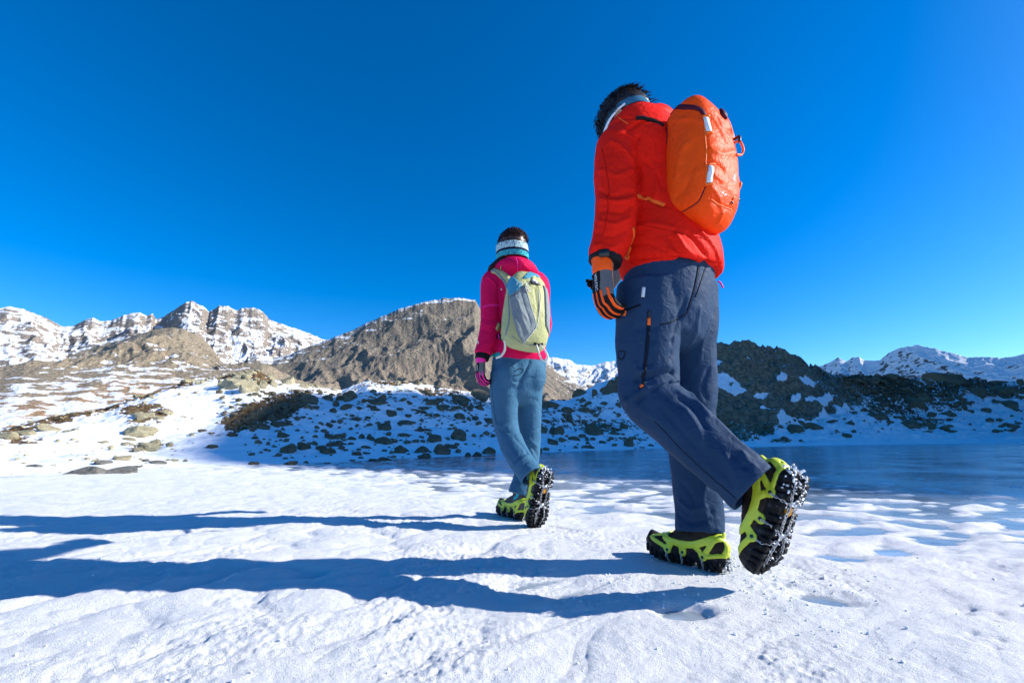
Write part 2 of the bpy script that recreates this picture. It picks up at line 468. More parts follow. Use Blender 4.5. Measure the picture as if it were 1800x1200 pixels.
thin = n.ramp(n.math('ADD', n.math('MULTIPLY', n.attr('depth'), 200.0), n.math('MULTIPLY', n.math('SUBTRACT', g2, .5), .5)), [(0.0, 0.0), (0.75, 1.0)])
white_ = n.b.inputs['Base Color'].links[0].from_socket
n.set('Base Color', n.mix(thin, (0.36, 0.43, 0.50), white_))
tag(link('snow_cover', me, n.m), kind='structure', label='white wind-rippled snow lying on the frozen lake')

V = [(0, 0, 0)]+[(75*math.sin(a), 75*math.cos(a), 0) for a in np.linspace(-math.pi, math.pi, 96, endpoint=False)]
F = [(0, 1+(i+1) % 96, 1+i) for i in range(96)]
n = NT('lake_ice_clear')
st = n.noise(1.0, 5, 0.6, stretch=(0.35, 3.2, 1)); cl = n.noise(0.9, 4, 0.6); fr = n.noise(7, 5, 0.62)
base = n.mix(n.ramp(fr, [(0.35, 0.0), (0.72, 1.0)]), (0.125, 0.165, 0.205), (0.30, 0.35, 0.40))
base = n.mix(n.ramp(st, [(0.48, 0.0), (0.70, 1.0)]), base, (0.44, 0.50, 0.56))
n.set('Base Color', base); n.set('Roughness', n.ramp(cl, [(0.3, 0.09), (0.7, 0.26)])); n.set('Specular IOR Level', 0.5)
n.bump([(st, 0.10, 0.02), (n.noise(26, 3), 0.10, 0.004)])
tag(link('lake_ice', new_mesh('lake_ice', V, F), n.m, smooth=False), kind='structure', label='smooth blue grey ice of the frozen lake')

# ------------------------------------------------------------------ the slopes round the lake
RIDGE = [(-500,790,16),(-200,775,17),(0,757,18),(75,738,19),(180,721,20),(255,696,21),(315,676,22),(390,663,23),(450,652,23),(480,667,24),(540,680,24),(600,686,25),(648,669,25),(714,671,25),(765,680,26),(825,688,26),(860,700,27),(950,709,29),(1000,702,31),(1025,688,33),(1082,662,36),(1150,640,40),(1205,622,43),(1242,611,45),(1287,605,46),(1350,613,47),(1377,620,48),(1400,633,49),(1438,650,53),(1457,657,57),(1515,661,66),(1571,664,75),(1651,672,86),(1710,668,95),(1750,677,101),(1798,674,108),(2000,672,125),(2400,668,140)]
MID = [(-500,822),(-200,812),(0,800),(180,783),(315,762),(450,748),(600,757),(765,750),(860,755),(1000,748),(1100,738),(1200,748),(1242,764),(1290,767),(1350,766),(1400,757),(1450,735),(1515,722),(1571,727),(1651,728),(1710,730),(1800,726),(2000,720),(2400,720)]
_r = [px_az_dir(x, y) for x, y, d in RIDGE]
AZ_R = np.array([a for a, e in _r]); RR_ = np.array([d for _, _, d in RIDGE]); ZR_ = np.array([CAM_H+e*d for (a, e), (_, _, d) in zip(_r, RIDGE)])
_m = [px_az_dir(x, y) for x, y in MID]
AZ_M = np.array([a for a, e in _m]); EM_ = np.array([e for a, e in _m])
def blobs(px, py, lst):
    s = np.zeros(np.shape(px))
    for x, y, w, h, k, ang in lst:
        c, sn = math.cos(ang), math.sin(ang); dx = px-x; dy = py-y
        q = ((dx*c+dy*sn)/w)**2 + ((-dx*sn+dy*c)/h)**2; s = np.maximum(s, k*np.exp(-q*q))
    return s
VEG = [(20,764,60,9,.9,-.3),(110,733,60,9,.9,-.2),(190,716,60,10,.9,-.35),(255,692,50,10,.9,-.35),(330,670,50,9,.9,-.25),(400,662,60,12,.95,.0),(450,662,45,18,1,0),(240,722,45,14,.7,-.1),(270,730,36,10,.7,-.2),(250,740,40,9,.6,0),(40,772,46,10,.75,0),(230,752,26,7,.4,0),(255,785,40,12,.6,-.2),(60,845,30,4,.3,0),
       (470,722,100,24,1.0,-.33),(430,738,50,20,.85,-.3),(700,672,60,9,.75,0),(655,678,40,8,.5,0),(770,690,60,8,.7,.1),(640,715,30,9,.5,0),(810,712,60,14,.6,0),(770,735,60,9,.5,0),(700,700,50,8,.4,0),(610,735,40,8,.4,0),
       (1000,745,60,12,.5,0),(1050,752,50,12,.6,0),(960,725,40,10,.6,0),(1040,720,40,8,.5,0),(1090,745,40,10,.5,.2),(1120,770,30,6,.4,0),
       (1540,672,90,16,1,.05),(1580,690,90,22,.95,.15),(1560,715,70,20,.75,.2),(1640,690,60,14,.8,.1),(1700,680,80,14,.85,0),(1620,742,40,12,.7,.1),(1770,690,60,12,.8,0),(1660,715,50,10,.5,0),(1375,774,24,4,.7,0),(1600,708,90,10,.6,.1)]
KNOLL = [(1310,650,115,60,1.2,.1),(1300,720,72,58,1.2,0),(1400,675,85,52,1.15,.25),(1230,650,60,50,1.0,0),(1175,675,70,38,.9,-.3),(1455,690,70,24,1.0,.1),(1100,672,40,14,.8,-.4)]
DRIFTS = [(1256,640,24,6,1,-.15),(1266,668,40,13,1,.2),(1292,682,26,7,1,.3),(1337,697,18,5,1,.1),(1399,694,12,6,1,0),(1420,668,22,5,1,.3),(1375,660,14,4,1,.2),(1440,700,30,7,1,-.1),(1310,632,10,3,1,0),(1350,720,16,4,1,.1)]
def bank_z(az, r, detail=True):
    rs = shore_r(az); rr_ = np.interp(az, AZ_R, RR_); zr = np.interp(az, AZ_R, ZR_)
    rm = rs+0.5*(rr_-rs); zm = CAM_H+np.interp(az, AZ_M, EM_)*rm; zm = np.clip(zm, 0.12*zr, 0.8*zr)
    t = (r-rs)/(rr_-rs)
    a = np.clip(t*2, 0, 1); b = np.clip(t*2-1, 0, 1)
    z = np.where(t < 0.5, zm*(0.35*a+0.65*a*a*(1.6-0.6*a)), zm+(zr-zm)*(b*(1.45-0.45*b)))
    z = np.where(t > 1, zr-(t-1)*0.35*np.maximum(zr, 1.0)-(t-1)**2*1.5, z)
    z = np.where(t < 0, t*1.2, z)
    x = r*np.sin(az); y = r*np.cos(az)
    px, py = project(np.stack([x, y, z], -1))
    kn = np.clip(blobs(px, py, KNOLL)-1.25*np.clip(blobs(px, py, DRIFTS)*(1+1.5*fbm2(x*.9, y*.9+z*.9, 4, 44)), 0, 1), 0, 1)*sstep(-.02, .2, t)
    vg = np.clip(blobs(px, py, VEG), 0, 1)*sstep(.0, .06, t)
    taper = sstep(0.0, 0.16, t)*(1-0.5*sstep(.9, 1.0, t))
    sc = 1/(0.10*r)
    nz = fbm2(x*0.55, y*0.55, 4, 31)*0.010*r + 0.005*r*fbm2(x*1.9, y*1.9, 3, 32)
    z = z+nz*taper
    if detail:
        rough = (ridged2(x*0.22, y*0.22, 4, 41, .45)-0.62)*2.0+(ridged2(x*.8+z*.4, y*.8, 4, 42)-0.5)*0.75
        z = z+kn*rough*0.9*sstep(0, .2, t)
        z = z+vg*taper*(0.010*r*ridged2(x*2.2, y*2.2, 3, 43)-.004*r)
    return z, kn, vg, px, py, t
azb = np.r_[np.linspace(R(-80), R(-50), 60, endpoint=False), np.linspace(R(-50), R(50), 960), np.linspace(R(50), R(80), 60)[1:]]
tt = np.r_[np.linspace(-0.05, 0, 4, endpoint=False), np.linspace(0, 1.05, 250), np.linspace(1.05, 2.2, 22)[1:]]
AZB, T = np.meshgrid(azb, tt)
RB = shore_r(AZB)+T*(np.interp(AZB, AZ_R, RR_)-shore_r(AZB))
Z, KN, VG, PX, PY, TT = bank_z(AZB, RB)
X = RB*np.sin(AZB); Y = RB*np.cos(AZB)
me = new_mesh('hillside', np.stack([X, Y, Z], -1).reshape(-1, 3), grid_faces(*AZB.shape))
me.flip_normals() if me.polygons[0].normal.z < 0 else None
add_attr(me, 'rock', KN); add_attr(me, 'heath', VG)
n = NT('hillside_snow_rock_heath')
nz = n.normal_z(); nA = n.noise(0.9, 6, 0.62); nB = n.noise(3.5, 5, 0.65); nC = n.noise(0.25, 4)
rk = n.ramp(nB, [(0.28, (0.115, 0.093, 0.062)), (0.5, (0.235, 0.195, 0.132)), (0.75, (0.35, 0.295, 0.205))])
crack = n.ramp(n.voro(1.3, stretch=(1, 1, 1.8)), [(0.0, 0.35), (0.06, 1.0)])
rkm = n.t.nodes.new('ShaderNodeMix'); rkm.data_type = 'RGBA'; rkm.blend_type = 'MULTIPLY'; rkm.inputs[0].default_value = 0.75
n.t.links.new(rk, rkm.inputs[6]); n.t.links.new(crack, rkm.inputs[7]); rk = rkm.outputs[2]
ht = n.ramp(nB, [(0.3, (0.055, 0.032, 0.018)), (0.5, (0.135, 0.078, 0.036)), (0.66, (0.20, 0.155, 0.075)), (0.8, (0.26, 0.22, 0.13))])
hmask = n.math('ADD', n.attr('heath'), n.math('MULTIPLY', n.math('SUBTRACT', nB, 0.5), 2.6))
hmask = n.math('ADD', hmask, n.math('MULTIPLY', n.math('SUBTRACT', nA, 0.5), 1.0))
hm = n.ramp(hmask, [(0.50, 0.0), (0.58, 1.0)])
rmask = n.math('ADD', n.attr('rock'), n.math('MULTIPLY', n.math('SUBTRACT', n.noise(.35, 5, .6), 0.5), 1.5))
rmask = n.math('SUBTRACT', rmask, n.math('MULTIPLY', n.math('SUBTRACT', nz, 0.86, True), 6.0))
rm_ = n.ramp(rmask, [(0.36, 0.0), (0.42, 1.0)])
snow = n.ramp(nA, [(0.3, (0.84, 0.86, 0.89)), (0.7, (0.90, 0.905, 0.915))])
c = n.mix(hm, snow, ht); c = n.mix(rm_, c, rk)
n.set('Base Color', c); n.set('Roughness', 0.8); n.set('Specular IOR Level', 0.2)
bk = n.math('ADD', n.math('MULTIPLY', n.math('MAXIMUM', rm_, hm), .7), .12)
n.bump([(nA, bk, 0.25), (nB, bk, 0.12), (n.noise(14, 4), bk, 0.03), (crack, n.math('MULTIPLY', rm_, .6), 0.10)])
tag(link('hillside', me, n.m), kind='structure', label='snowy slope round the frozen lake with heath and bare rock')

# low ground behind the viewer, so that the lake is closed all round
az2 = np.linspace(R(78), R(282), 90); r2 = np.array([58, 62, 70, 85, 105, 140, 200])
A2, R2 = np.meshgrid(az2, r2); Z2 = (R2-60)*0.10*(1+0.5*fbm2(A2*4, R2*.02, 3, 51))+fbm2(A2*20, R2*.08, 3, 52)*1.2
Z2[0] = -0.5; Z2[-1] = 2
me = new_mesh('far_bank', np.stack([R2*np.sin(A2), R2*np.cos(A2), Z2], -1).reshape(-1, 3), grid_faces(*A2.shape))
tag(link('far_bank', me, n.m), kind='structure')
th = np.linspace(0, 2*np.pi, 64, endpoint=False)
V = [(0, 0, -3.0)]+[(12000*math.sin(a), 12000*math.cos(a), -40.0) for a in th]
me = new_mesh('ground', V, [(0, 1+(i+1) % 64, 1+i) for i in range(64)])
n2 = NT('valley_ground'); n2.set('Base Color', n2.ramp(n2.noise(0.004, 5), [(0.4, (0.16, 0.13, 0.09)), (0.6, (0.8, 0.82, 0.85))])); n2.set('Roughness', 0.9)
tag(link('ground', me, n2.m, smooth=False), kind='structure')

# ------------------------------------------------------------------ the spur that shades the far shore (beyond the picture, towards the sun)
sx, sy = SUN.x/math.hypot(SUN.x, SUN.y), SUN.y/math.hypot(SUN.x, SUN.y); TAN = math.tan(SUN_EL)
P0 = A(70.0, 8.2); DIRL = unit(A(1.25, 1.0))
def march(px, py, far=200):
    r = ray(px, py); h = math.hypot(r[0], r[1]); a = math.atan2(r[0], r[1]); rs = np.linspace(4, far, 4000)
    zr = CAM_H+rs*r[2]/h; z = np.where(rs < shore_r(np.full_like(rs, a)), 0, bank_z(np.full_like(rs, a), rs, False)[0])
    k = np.argmax(z >= zr)
    return A(rs[k]*math.sin(a), rs[k]*math.cos(a), z[k])
def to_spur(B):
    M = np.array([[sx, -DIRL[0]], [sy, -DIRL[1]]]); s, u = np.linalg.solve(M, P0-B[:2]); return u, B[2]+s*TAN
bd = [(1900,884),(1800,880),(1650,876),(1500,870),(1350,862),(1200,853),(1050,843),(900,835),(760,830),(650,828),(560,825),(470,820),(400,815),(340,808),(300,796),(345,765),(385,742),(440,708),(500,690),(600,693),(700,688),(800,690),(860,702)]
cr = sorted(to_spur(march(x, y)) for x, y in bd)
SPUR_DEBUG = [(round(u, 1), round(z, 1)) for u, z in cr]
cu = np.array([cr[0][0]-1, cr[0][0]-.3]+[u for u, z in cr]+[cr[-1][0]+12, cr[-1][0]+40, 120, 170, 230]); 
cz = np.array([cr[0][1]*0.2, cr[0][1]*.9]+[z for u, z in cr]+[cr[-1][1]+10, cr[-1][1]+24, 95, 95, 40])
o_ = np.argsort(cu); cu = cu[o_]; cz = cz[o_]
us = np.r_[np.linspace(cr[0][0]-1, 8, 260, endpoint=False), np.linspace(8, 60, 140, endpoint=False), np.linspace(60, 240, 120)]
ws = np.linspace(-1, 1, 61); nrm = A(DIRL[1], -DIRL[0])
U, W = np.meshgrid(us, ws); CZ = np.interp(U, cu, cz)
prof = 1-np.abs(W)**1.2; wid = np.where(W < 0, 20, 60)
Xs = P0[0]+U*DIRL[0]+W*wid*sx; Ys = P0[1]+U*DIRL[1]+W*wid*sy
Zs = CZ*prof+(ridged2(Xs*.1, Ys*.1, 4, 61)-.5)*5*(1-prof)*prof*4+fbm2(U*.35, W*9, 3, 62)*.15*sstep(0, 3, U)-1.0*(1-prof)
me = new_mesh('hill', np.stack([Xs, Ys, Zs], -1).reshape(-1, 3), grid_faces(*U.shape))
n3 = NT('spur_rock'); n3.set('Base Color', n3.mix(n3.ramp(n3.math('ADD', n3.math('MULTIPLY', n3.normal_z(), 1.0), n3.math('MULTIPLY', n3.noise(.2, 6), .5)), [(0.85, 0.0), (0.95, 1.0)]), n3.ramp(n3.noise(.8, 5), [(.3, (.07, .065, .05)), (.7, (.17, .15, .11))]), (.86, .87, .9))); n3.set('Roughness', .85)
tag(link('hill', me, n3.m), kind='structure')

# ------------------------------------------------------------------ mountains
def mountain(name, crest, dist, base_py, label, rockA, rockB, snow_lo, snow_hi, amp, freq, seed, front=0.75, ncol=420, nrow=150, prof_k=1.0, apron=None, jag=1.0, gully=1.0, zsnow=None, hue2=None, big=0.7, calm=1.0, scree=None, rgain=.5, ledge=1.0, strata=0.9):
    """crest = photo line of the skyline, dist(az) = how far away it runs; base_py = where its foot shows"""
    c = np.array(crest, float)
    azc = np.array([px_az_dir(x, y)[0] for x, y in c]); ec = np.array([px_az_dir(x, y)[1] for x, y in c])
    azs = np.linspace(azc[0], azc[-1], ncol); e = np.interp(azs, azc, ec)
    rc = np.array([dist(a) for a in azs]); zc = CAM_H+e*rc
    eb = np.array([px_az_dir(900+(783)*math.tan(a), base_py)[1] for a in azs])
    r0 = rc*(1-front); zb = CAM_H+eb*r0
    t = np.r_[np.linspace(0, 1, nrow), np.linspace(1, 1.5, 16)[1:]]
    Tt, Az = np.meshgrid(t, azs, indexing='ij')
    Rr = r0[None]+(rc-r0)[None]*Tt
    k = np.clip(Tt, 0, 1)
    p = k**prof_k
    if apron: p = np.interp(k, apron[0], apron[1])
    z = zb[None]+(zc-zb)[None]*p
    if scree:                                       # an even scree slope below, the rock above it
        ea = np.array([px_az_dir(900+783*math.tan(a), scree[0])[1] for a in azs]); za = np.minimum(CAM_H+ea*rc, zc-1)
        z = zb[None]+(za-zb)[None]*np.clip(k/scree[1], 0, 1)**1.1+(zc-za)[None]*np.clip((k-scree[1])/(1-scree[1]), 0, 1)**.8
    back = np.clip(Tt-1, 0, 1); z = z-back*(zc-zb)[None]*1.2
    x = Rr*np.sin(Az); y = Rr*np.cos(Az); s = freq/np.mean(rc)
    hgt = np.maximum((zc-zb)[None], 1)
    m = sstep(0, .25, k)*(1-0.90*sstep(0.70, 1.0, k)*(1-sstep(1.0, 1.2, Tt)))
    u = x*s; v = y*s
    wob = fbm2(u*.7, v*.7, 3, seed+3)*0.35
    # gullies run down the face: stretched along the fall line (r), narrow across (az)
    ga = Az*freq*1.1
    g = ridged2(ga+wob*1.2+k*.8, k*1.3+wob, 5, seed, gain=rgain)-0.45
    q = ridged2(Az*freq*.8+wob+z/hgt*.9, z/hgt*2.6-Az*freq*.25, 5, seed+7, gain=rgain)-0.45   # slanting ledges
    d = q*0.8+g*0.7*gully+fbm2(Az*freq*6, z/hgt*14, 3, seed+9)*0.10
    if apron: m = m*np.interp(k, [0, apron[0][2], apron[0][3], 1], [calm, calm, 1, 1])
    z = z+amp*hgt*d*m
    sky = fbm2(azs*freq*4, azs*0+seed, 5, seed+21)*0.016+(ridged2(azs*freq*5, azs*0+seed, 3, seed+22)-.5)*0.016
    z = z+(jag*sky*(zc-zb))[None]*sstep(.6, 1, k)
    dr = amp*0.6*(fbm2(ga*1.3, z/hgt*3.2, 4, seed+31))*(rc-r0)[None]*.12*m       # ledges push out and back
    x = x+dr*np.sin(Az); y = y+dr*np.cos(Az)
    me = new_mesh(name, np.stack([x, y, z], -1).reshape(-1, 3), grid_faces(*Tt.shape))
    add_attr(me, 'height', np.clip((z-zb[None])/hgt, 0, 1))
    n = NT(name+'_rock_snow'); D = float(np.mean(rc)); f = 60.0/D
    nz = n.normal_z(); a1 = n.noise(f*.7, 5, .56); a2 = n.noise(f*5, 6, .66); a0 = n.noise(f*3, 5, .6); a3 = n.noise(f*1.6, 5, .58, stretch=(1, 1, 2.6)); a5 = n.noise(f*.8, 5, .6, stretch=(1, 1, 4.0), dist=.5); h = n.attr('height')
    rc_ = n.ramp(a2, [(0.30, tuple(q*.55 for q in rockA)), (0.48, rockA), (0.68, rockB)])
    if hue2: rc_ = n.mix(n.ramp(n.math('ADD', a1, n.math('MULTIPLY', n.math('SUBTRACT', 0.45, h), 0.9)), [(0.50, 0.0), (0.68, 1.0)]), rc_, n.ramp(a2, [(.3, tuple(q*.75 for q in hue2)), (.7, hue2)]))
    sm = n.math('ADD', n.math('MULTIPLY', nz, 1.0), n.math('MULTIPLY', n.math('SUBTRACT', a3, 0.5), strata))
    sm = n.math('ADD', sm, n.math('MULTIPLY', n.math('SUBTRACT', a5, 0.5), ledge))
    sm = n.math('ADD', sm, n.math('MULTIPLY', n.math('SUBTRACT', a1, 0.5), big))
    if zsnow: sm = n.math('ADD', sm, n.math('MULTIPLY', n.math('SUBTRACT', h, zsnow[0]), zsnow[1]))
    sn = n.ramp(sm, [(snow_lo, 0.0), (snow_hi, 1.0)])
    n.set('Base Color', n.mix(sn, rc_, (0.87, 0.88, 0.90))); n.set('Roughness', 0.85); n.set('Specular IOR Level', 0.15)
    n.bump([(a3, 0.5, D*.012), (a0, 0.55, D*.006), (a2, 0.6, D*.003)])
    return tag(link(name, me, n.m), kind='structure', label=label)

mountain('mountain_range', [(-420,600),(-250,560),(-120,548),(-40,552),(0,541),(20,540),(50,546),(75,556),(110,574),(130,573),(150,562),(165,558),(180,565),(200,561),(230,551),(247,549),(256,556),(268,551),(274,563),(290,556),(310,543),(325,532),(337,530),(350,535),(368,548),(385,538),(400,538),(415,546),(430,541),(445,541),(465,551),(474,562),(490,567),(530,582),(570,597),(640,612),(760,640)],
         lambda a: 2600, 690, 'jagged brown grey mountain range streaked with snow', (0.27, 0.225, 0.185), (0.40, 0.34, 0.28), 0.745, 0.785, 0.13, 15, 100, front=0.34, ncol=620, nrow=190, prof_k=1.15, zsnow=(.55, -.10), big=1.3)
mountain('rocky_hump', [(-300,690),(-120,676),(0,674),(60,666),(100,652),(124,632),(150,615),(190,604),(230,592),(270,579),(290,575),(320,577),(345,590),(370,608),(384,628),(392,645),(430,660),(520,692),(640,712)],
         lambda a: 560, 764, 'brown rock hump with tan scree standing before the range', (0.29, 0.23, 0.155), (0.43, 0.36, 0.26), 0.985, 1.03, 0.16, 11, 200, front=0.6, ncol=520, nrow=200,
         apron=([0, .25, .5, .62, .8, 1], [0, .13, .33, .46, .80, 1]), jag=.8, gully=.45, rgain=.46, calm=.2, scree=(672, .58), ledge=.15, strata=.45, hue2=(0.46, 0.27, 0.135), zsnow=(.45, -.36), big=1.5)
mountain('rock_peak', [(330,668),(380,655),(425,640),(436,627),(452,623),(480,629),(510,622),(535,612),(560,603),(600,589),(640,570),(670,557),(700,545),(740,532),(770,527),(803,523),(835,528),(846,546),(860,572),(880,592),(910,612),(957,634),(1000,668),(1060,700)],
         lambda a: 1250, 720, 'steep grey brown rock peak with a snowy shoulder', (0.205, 0.172, 0.132), (0.34, 0.292, 0.232), 0.94, 0.975, 0.15, 9, 300, front=0.4, ncol=560, nrow=200,
         apron=([0, .3, .5, .7, .9, 1], [0, .16, .36, .60, .93, 1]), jag=.7, gully=.45, rgain=.44, hue2=(0.32, 0.255, 0.185), zsnow=(.80, .55), big=.8)
mountain('snowy_saddle', [(840,640),(930,625),(957,627),(1000,632),(1012,640),(1040,643),(1060,637),(1082,634),(1130,622),(1190,628),(1300,640),(1380,660)],
         lambda a: 1900, 716, 'snow streaked slope seen between the two walkers', (0.27, 0.22, 0.165), (0.40, 0.33, 0.25), 0.80, 0.86, 0.12, 20, 400, front=0.35, ncol=300, nrow=140, jag=1.0, hue2=(0.26, .19, .13), zsnow=(.45, .45))
mountain('shaded_range', [(1330,668),(1400,660),(1440,644),(1460,636),(1474,628),(1488,636),(1498,628),(1510,627),(1520,633),(1545,634),(1560,622),(1580,612),(1613,606),(1640,612),(1680,622),(1700,628),(1730,627),(1760,629),(1785,626),(1800,622),(1860,610),(1980,600),(2150,612),(2400,640)],
         lambda a: 2500/max(.4, math.sin(a)), 690, 'far snow covered range lying in blue shade', (0.10, 0.10, 0.10), (0.20, 0.19, 0.18), 0.50, 0.60, 0.09, 24, 500, front=0.11, ncol=420, nrow=150, jag=1.1, zsnow=(.5, .1))
# ------------------------------------------------------------------ boulders and stones
import bmesh
def rock_mesh(seed, sub=3):
    bm = bmesh.new(); bmesh.ops.create_icosphere(bm, subdivisions=sub, radius=1.0)
    P = np.array([v.co[:] for v in bm.verts]); F = [tuple(v.index for v in f.verts) for f in bm.faces]; bm.free()
    rnd = np.random.RandomState(seed)
    rd = rnd.uniform(0, 1)
    for k in range(16):                                      # broken faces
        n_ = unit(rnd.randn(3)*A(1, 1, .9)); c = rnd.uniform(.44+.14*rd, .86); q = P@n_-c; P = P-np.outer(np.maximum(q, 0)*.95, n_)
    if sub > 2: P = P*(1+.20*fbm3(P*1.2+seed, 2, seed)+.05*fbm3(P*6+seed, 2, seed+1))[:, None]
    lo, hi = P.min(0), P.max(0); P[:, :2] = (P[:, :2]-(lo+hi)[:2]/2)/(hi-lo)[:2]; P[:, 2] = (P[:, 2]-lo[2])/(hi[2]-lo[2])*1.5-.5
    return P, F
ROCKS = [rock_mesh(s) for s in range(700, 712)]; PEBBLES = [rock_mesh(s, 1) for s in range(800, 812)]
def rock_mat(name, a, b, c):
    n = NT(name); n1 = n.noise(2.2, 6, .65); n2 = n.noise(7, 5, .65)
    col = n.ramp(n1, [(.3, a), (.5, b), (.72, c)])
    col = n.mix(n.math('MULTIPLY', n.objrand(), .55), col, n.ramp(n2, [(.3, tuple(q*.55 for q in b)), (.7, b)]))
    sn = n.math('ADD', n.normal_z(), n.math('MULTIPLY', n.math('SUBTRACT', n2, .5), .5))
    sn = n.math('ADD', sn, n.math('MULTIPLY', n.math('SUBTRACT', n1, .5), .5))
    col = n.mix(n.ramp(sn, [(1.02, 0.0), (1.08, 1.0)]), col, (.86, .87, .9))
    n.set('Base Color', col); n.set('Roughness', .88); n.set('Specular IOR Level', .15); n.bump([(n1, .5, .25), (n2, .6, .08), (n.noise(26, 4), .5, .02)])
    return n.m
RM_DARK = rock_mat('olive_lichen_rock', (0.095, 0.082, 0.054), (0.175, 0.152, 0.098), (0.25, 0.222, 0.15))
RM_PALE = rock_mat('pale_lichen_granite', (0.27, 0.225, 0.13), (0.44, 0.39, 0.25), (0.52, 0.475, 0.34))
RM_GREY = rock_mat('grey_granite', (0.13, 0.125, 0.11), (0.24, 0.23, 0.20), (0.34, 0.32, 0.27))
Z2R = [(245,905,70,35),(272,995,105,60),(368,978,90,48),(470,975,75,32),(525,955,60,30),(575,955,60,40),(515,998,110,32),(295,1062,90,28),(80,1058,60,20),(85,908,45,18),(388,1050,36,16),(500,1054,60,10),
 (522,838,55,28),(545,812,40,18),(520,905,50,30),(575,912,90,35),(650,940,40,16),(685,1003,70,25),(712,1020,40,12),(735,962,55,18),(765,915,55,32),(715,905,40,28),(655,912,60,18),(840,940,110,50),(840,858,85,55),(865,815,40,18),(887,787,65,48),(752,788,40,18),(795,745,60,18),(965,818,110,25),(985,785,50,22),(960,895,80,24),(995,930,30,16),(935,995,80,55),(850,980,36,14),(1065,990,90,40),(1080,1022,85,34),(1185,1005,110,70),(1240,965,90,26),(1145,930,90,55),(1280,918,110,65),(1290,800,80,42),(1380,800,50,25),(1455,815,70,30),(1075,865,110,22),(1340,1010,45,28),(1395,1010,60,30),(1460,1000,90,50),(790,1035,80,16),(850,1035,80,24),(745,995,50,14),(660,1035,40,10),
 (635,695,100,70),(512,688,75,40),(580,680,50,30),(560,720,45,40),(620,740,80,40),(700,745,40,22),(545,755,50,32),(680,800,90,24),(795,712,120,50),(830,690,60,50),(1075,740,70,25),(1125,700,80,32),(1285,690,100,50),(1400,680,130,68),(1310,720,70,38),(1190,745,90,40),(1270,745,90,36),(1345,742,60,28),(1405,740,60,30),(1085,640,100,22),(1165,615,80,24),(1270,640,40,16),(1050,755,110,16),(940,745,50,20),
 (390,700,150,60),(345,725,90,40),(290,740,80,40),(240,735,70,40),(200,750,70,45),(150,770,80,50),(100,790,80,50),(60,800,80,50),(30,830,70,40),(120,850,90,40),(210,835,80,35),(250,770,60,30),(180,800,60,35),(320,700,60,30),(430,740,70,24),(-20,840,60,26),(-60,850,50,20),
 (45,640,100,75),(125,615,60,55),(185,600,60,40),(270,590,90,55),(375,610,60,30),(555,625,40,25),(1040,590,35,35),(175,560,50,40),(30,565,60,40),(75,600,50,30)]
Z3R = [(390,600,90,60),(270,550,150,50),(480,470,120,55),(235,655,75,28),(290,735,80,50),(220,735,90,60),(325,740,90,70),(285,810,85,45),(520,595,80,50),(650,535,70,30),(585,470,50,55),(670,465,60,35),(500,510,50,30),(540,530,60,30),(590,745,130,70),(550,700,80,40),(660,700,90,40),(795,705,60,40),(825,830,80,75),(750,555,40,35),(745,605,55,20),(540,835,100,22),(440,780,90,35),(500,760,60,25),(570,780,40,25),(640,800,60,20),(745,745,45,16),(620,645,40,25),(535,805,30,25),(405,640,50,40),(195,630,30,25),(465,655,40,18),(200,865,30,35),(690,455,130,70),(720,410,120,60)]
Z4R = [(195,685,110,65),(145,580,120,50),(320,660,120,55),(222,635,65,28),(535,712,80,28),(552,630,60,28),(430,610,60,20),(755,600,140,50),(890,590,70,28),(965,650,120,50),(1085,660,100,50),(1215,678,120,20),(1345,550,60,26),(1620,530,120,70),(1655,655,70,26),(990,530,190,80),(1200,580,80,30),(1315,505,80,20),(1245,525,80,20),(1190,500,70,20),(1245,370,240,85),(1430,455,120,70),(1490,455,80,35),(1590,440,160,70),(1680,370,40,40),(1560,355,110,25),(1280,470,100,40),(1050,470,120,50),(1150,440,100,30),(1065,680,60,12),(1140,600,70,12),(60,735,60,14),(150,732,70,12),(700,360,120,40),(840,330,100,40),(930,420,90,30),(860,470,80,30),(780,520,90,30),(640,430,60,25),(1000,360,80,30)]
Z1R = [(770,890,180,65),(475,1135,190,70),(660,1125,175,48),(385,1125,80,30),(690,1030,110,28),(580,1058,95,28),(900,1055,100,24),(840,1040,45,16),(755,1075,110,12),(980,955,45,30),(840,980,120,50),(800,980,60,28),(900,940,60,28),(180,1070,75,16),(100,890,120,40),(230,865,140,40),(820,800,110,40),(790,770,60,20),(960,770,70,30),(910,795,70,22),(1220,965,80,22),(1080,1040,25,16),(1025,1038,30,14),(975,1036,30,12),(1175,868,60,18),(1340,890,80,22),(1380,870,40,20),(1475,1055,50,18),(800,655,70,32),(720,945,60,20),(590,935,60,16),(735,915,80,16),(1330,630,170,80),(1440,645,110,75),(1090,580,100,28),(20,905,90,40),(380,868,50,14),(430,855,50,14),(1300,600,80,40),(1380,560,90,40),(1450,540,80,40)]
spots = [(x/3.3333+420, y/3.3333+500, w/3.3333, h/3.3333) for x, y, w, h in Z2R]+[(x/4+900, y/4+580, w/4, h/4) for x, y, w, h in Z3R]+[(x/3.75+1350, y/3.75+580, w/3.75, h/3.75) for x, y, w, h in Z4R]+[(x/3.3333, y/3.3333+500, w/3.3333, h/3.3333) for x, y, w, h in Z1R]
rnd = np.random.RandomState(77)
_al = np.linspace(R(-56), R(56), 500); _rl = np.exp(np.linspace(math.log(5), math.log(150), 700))
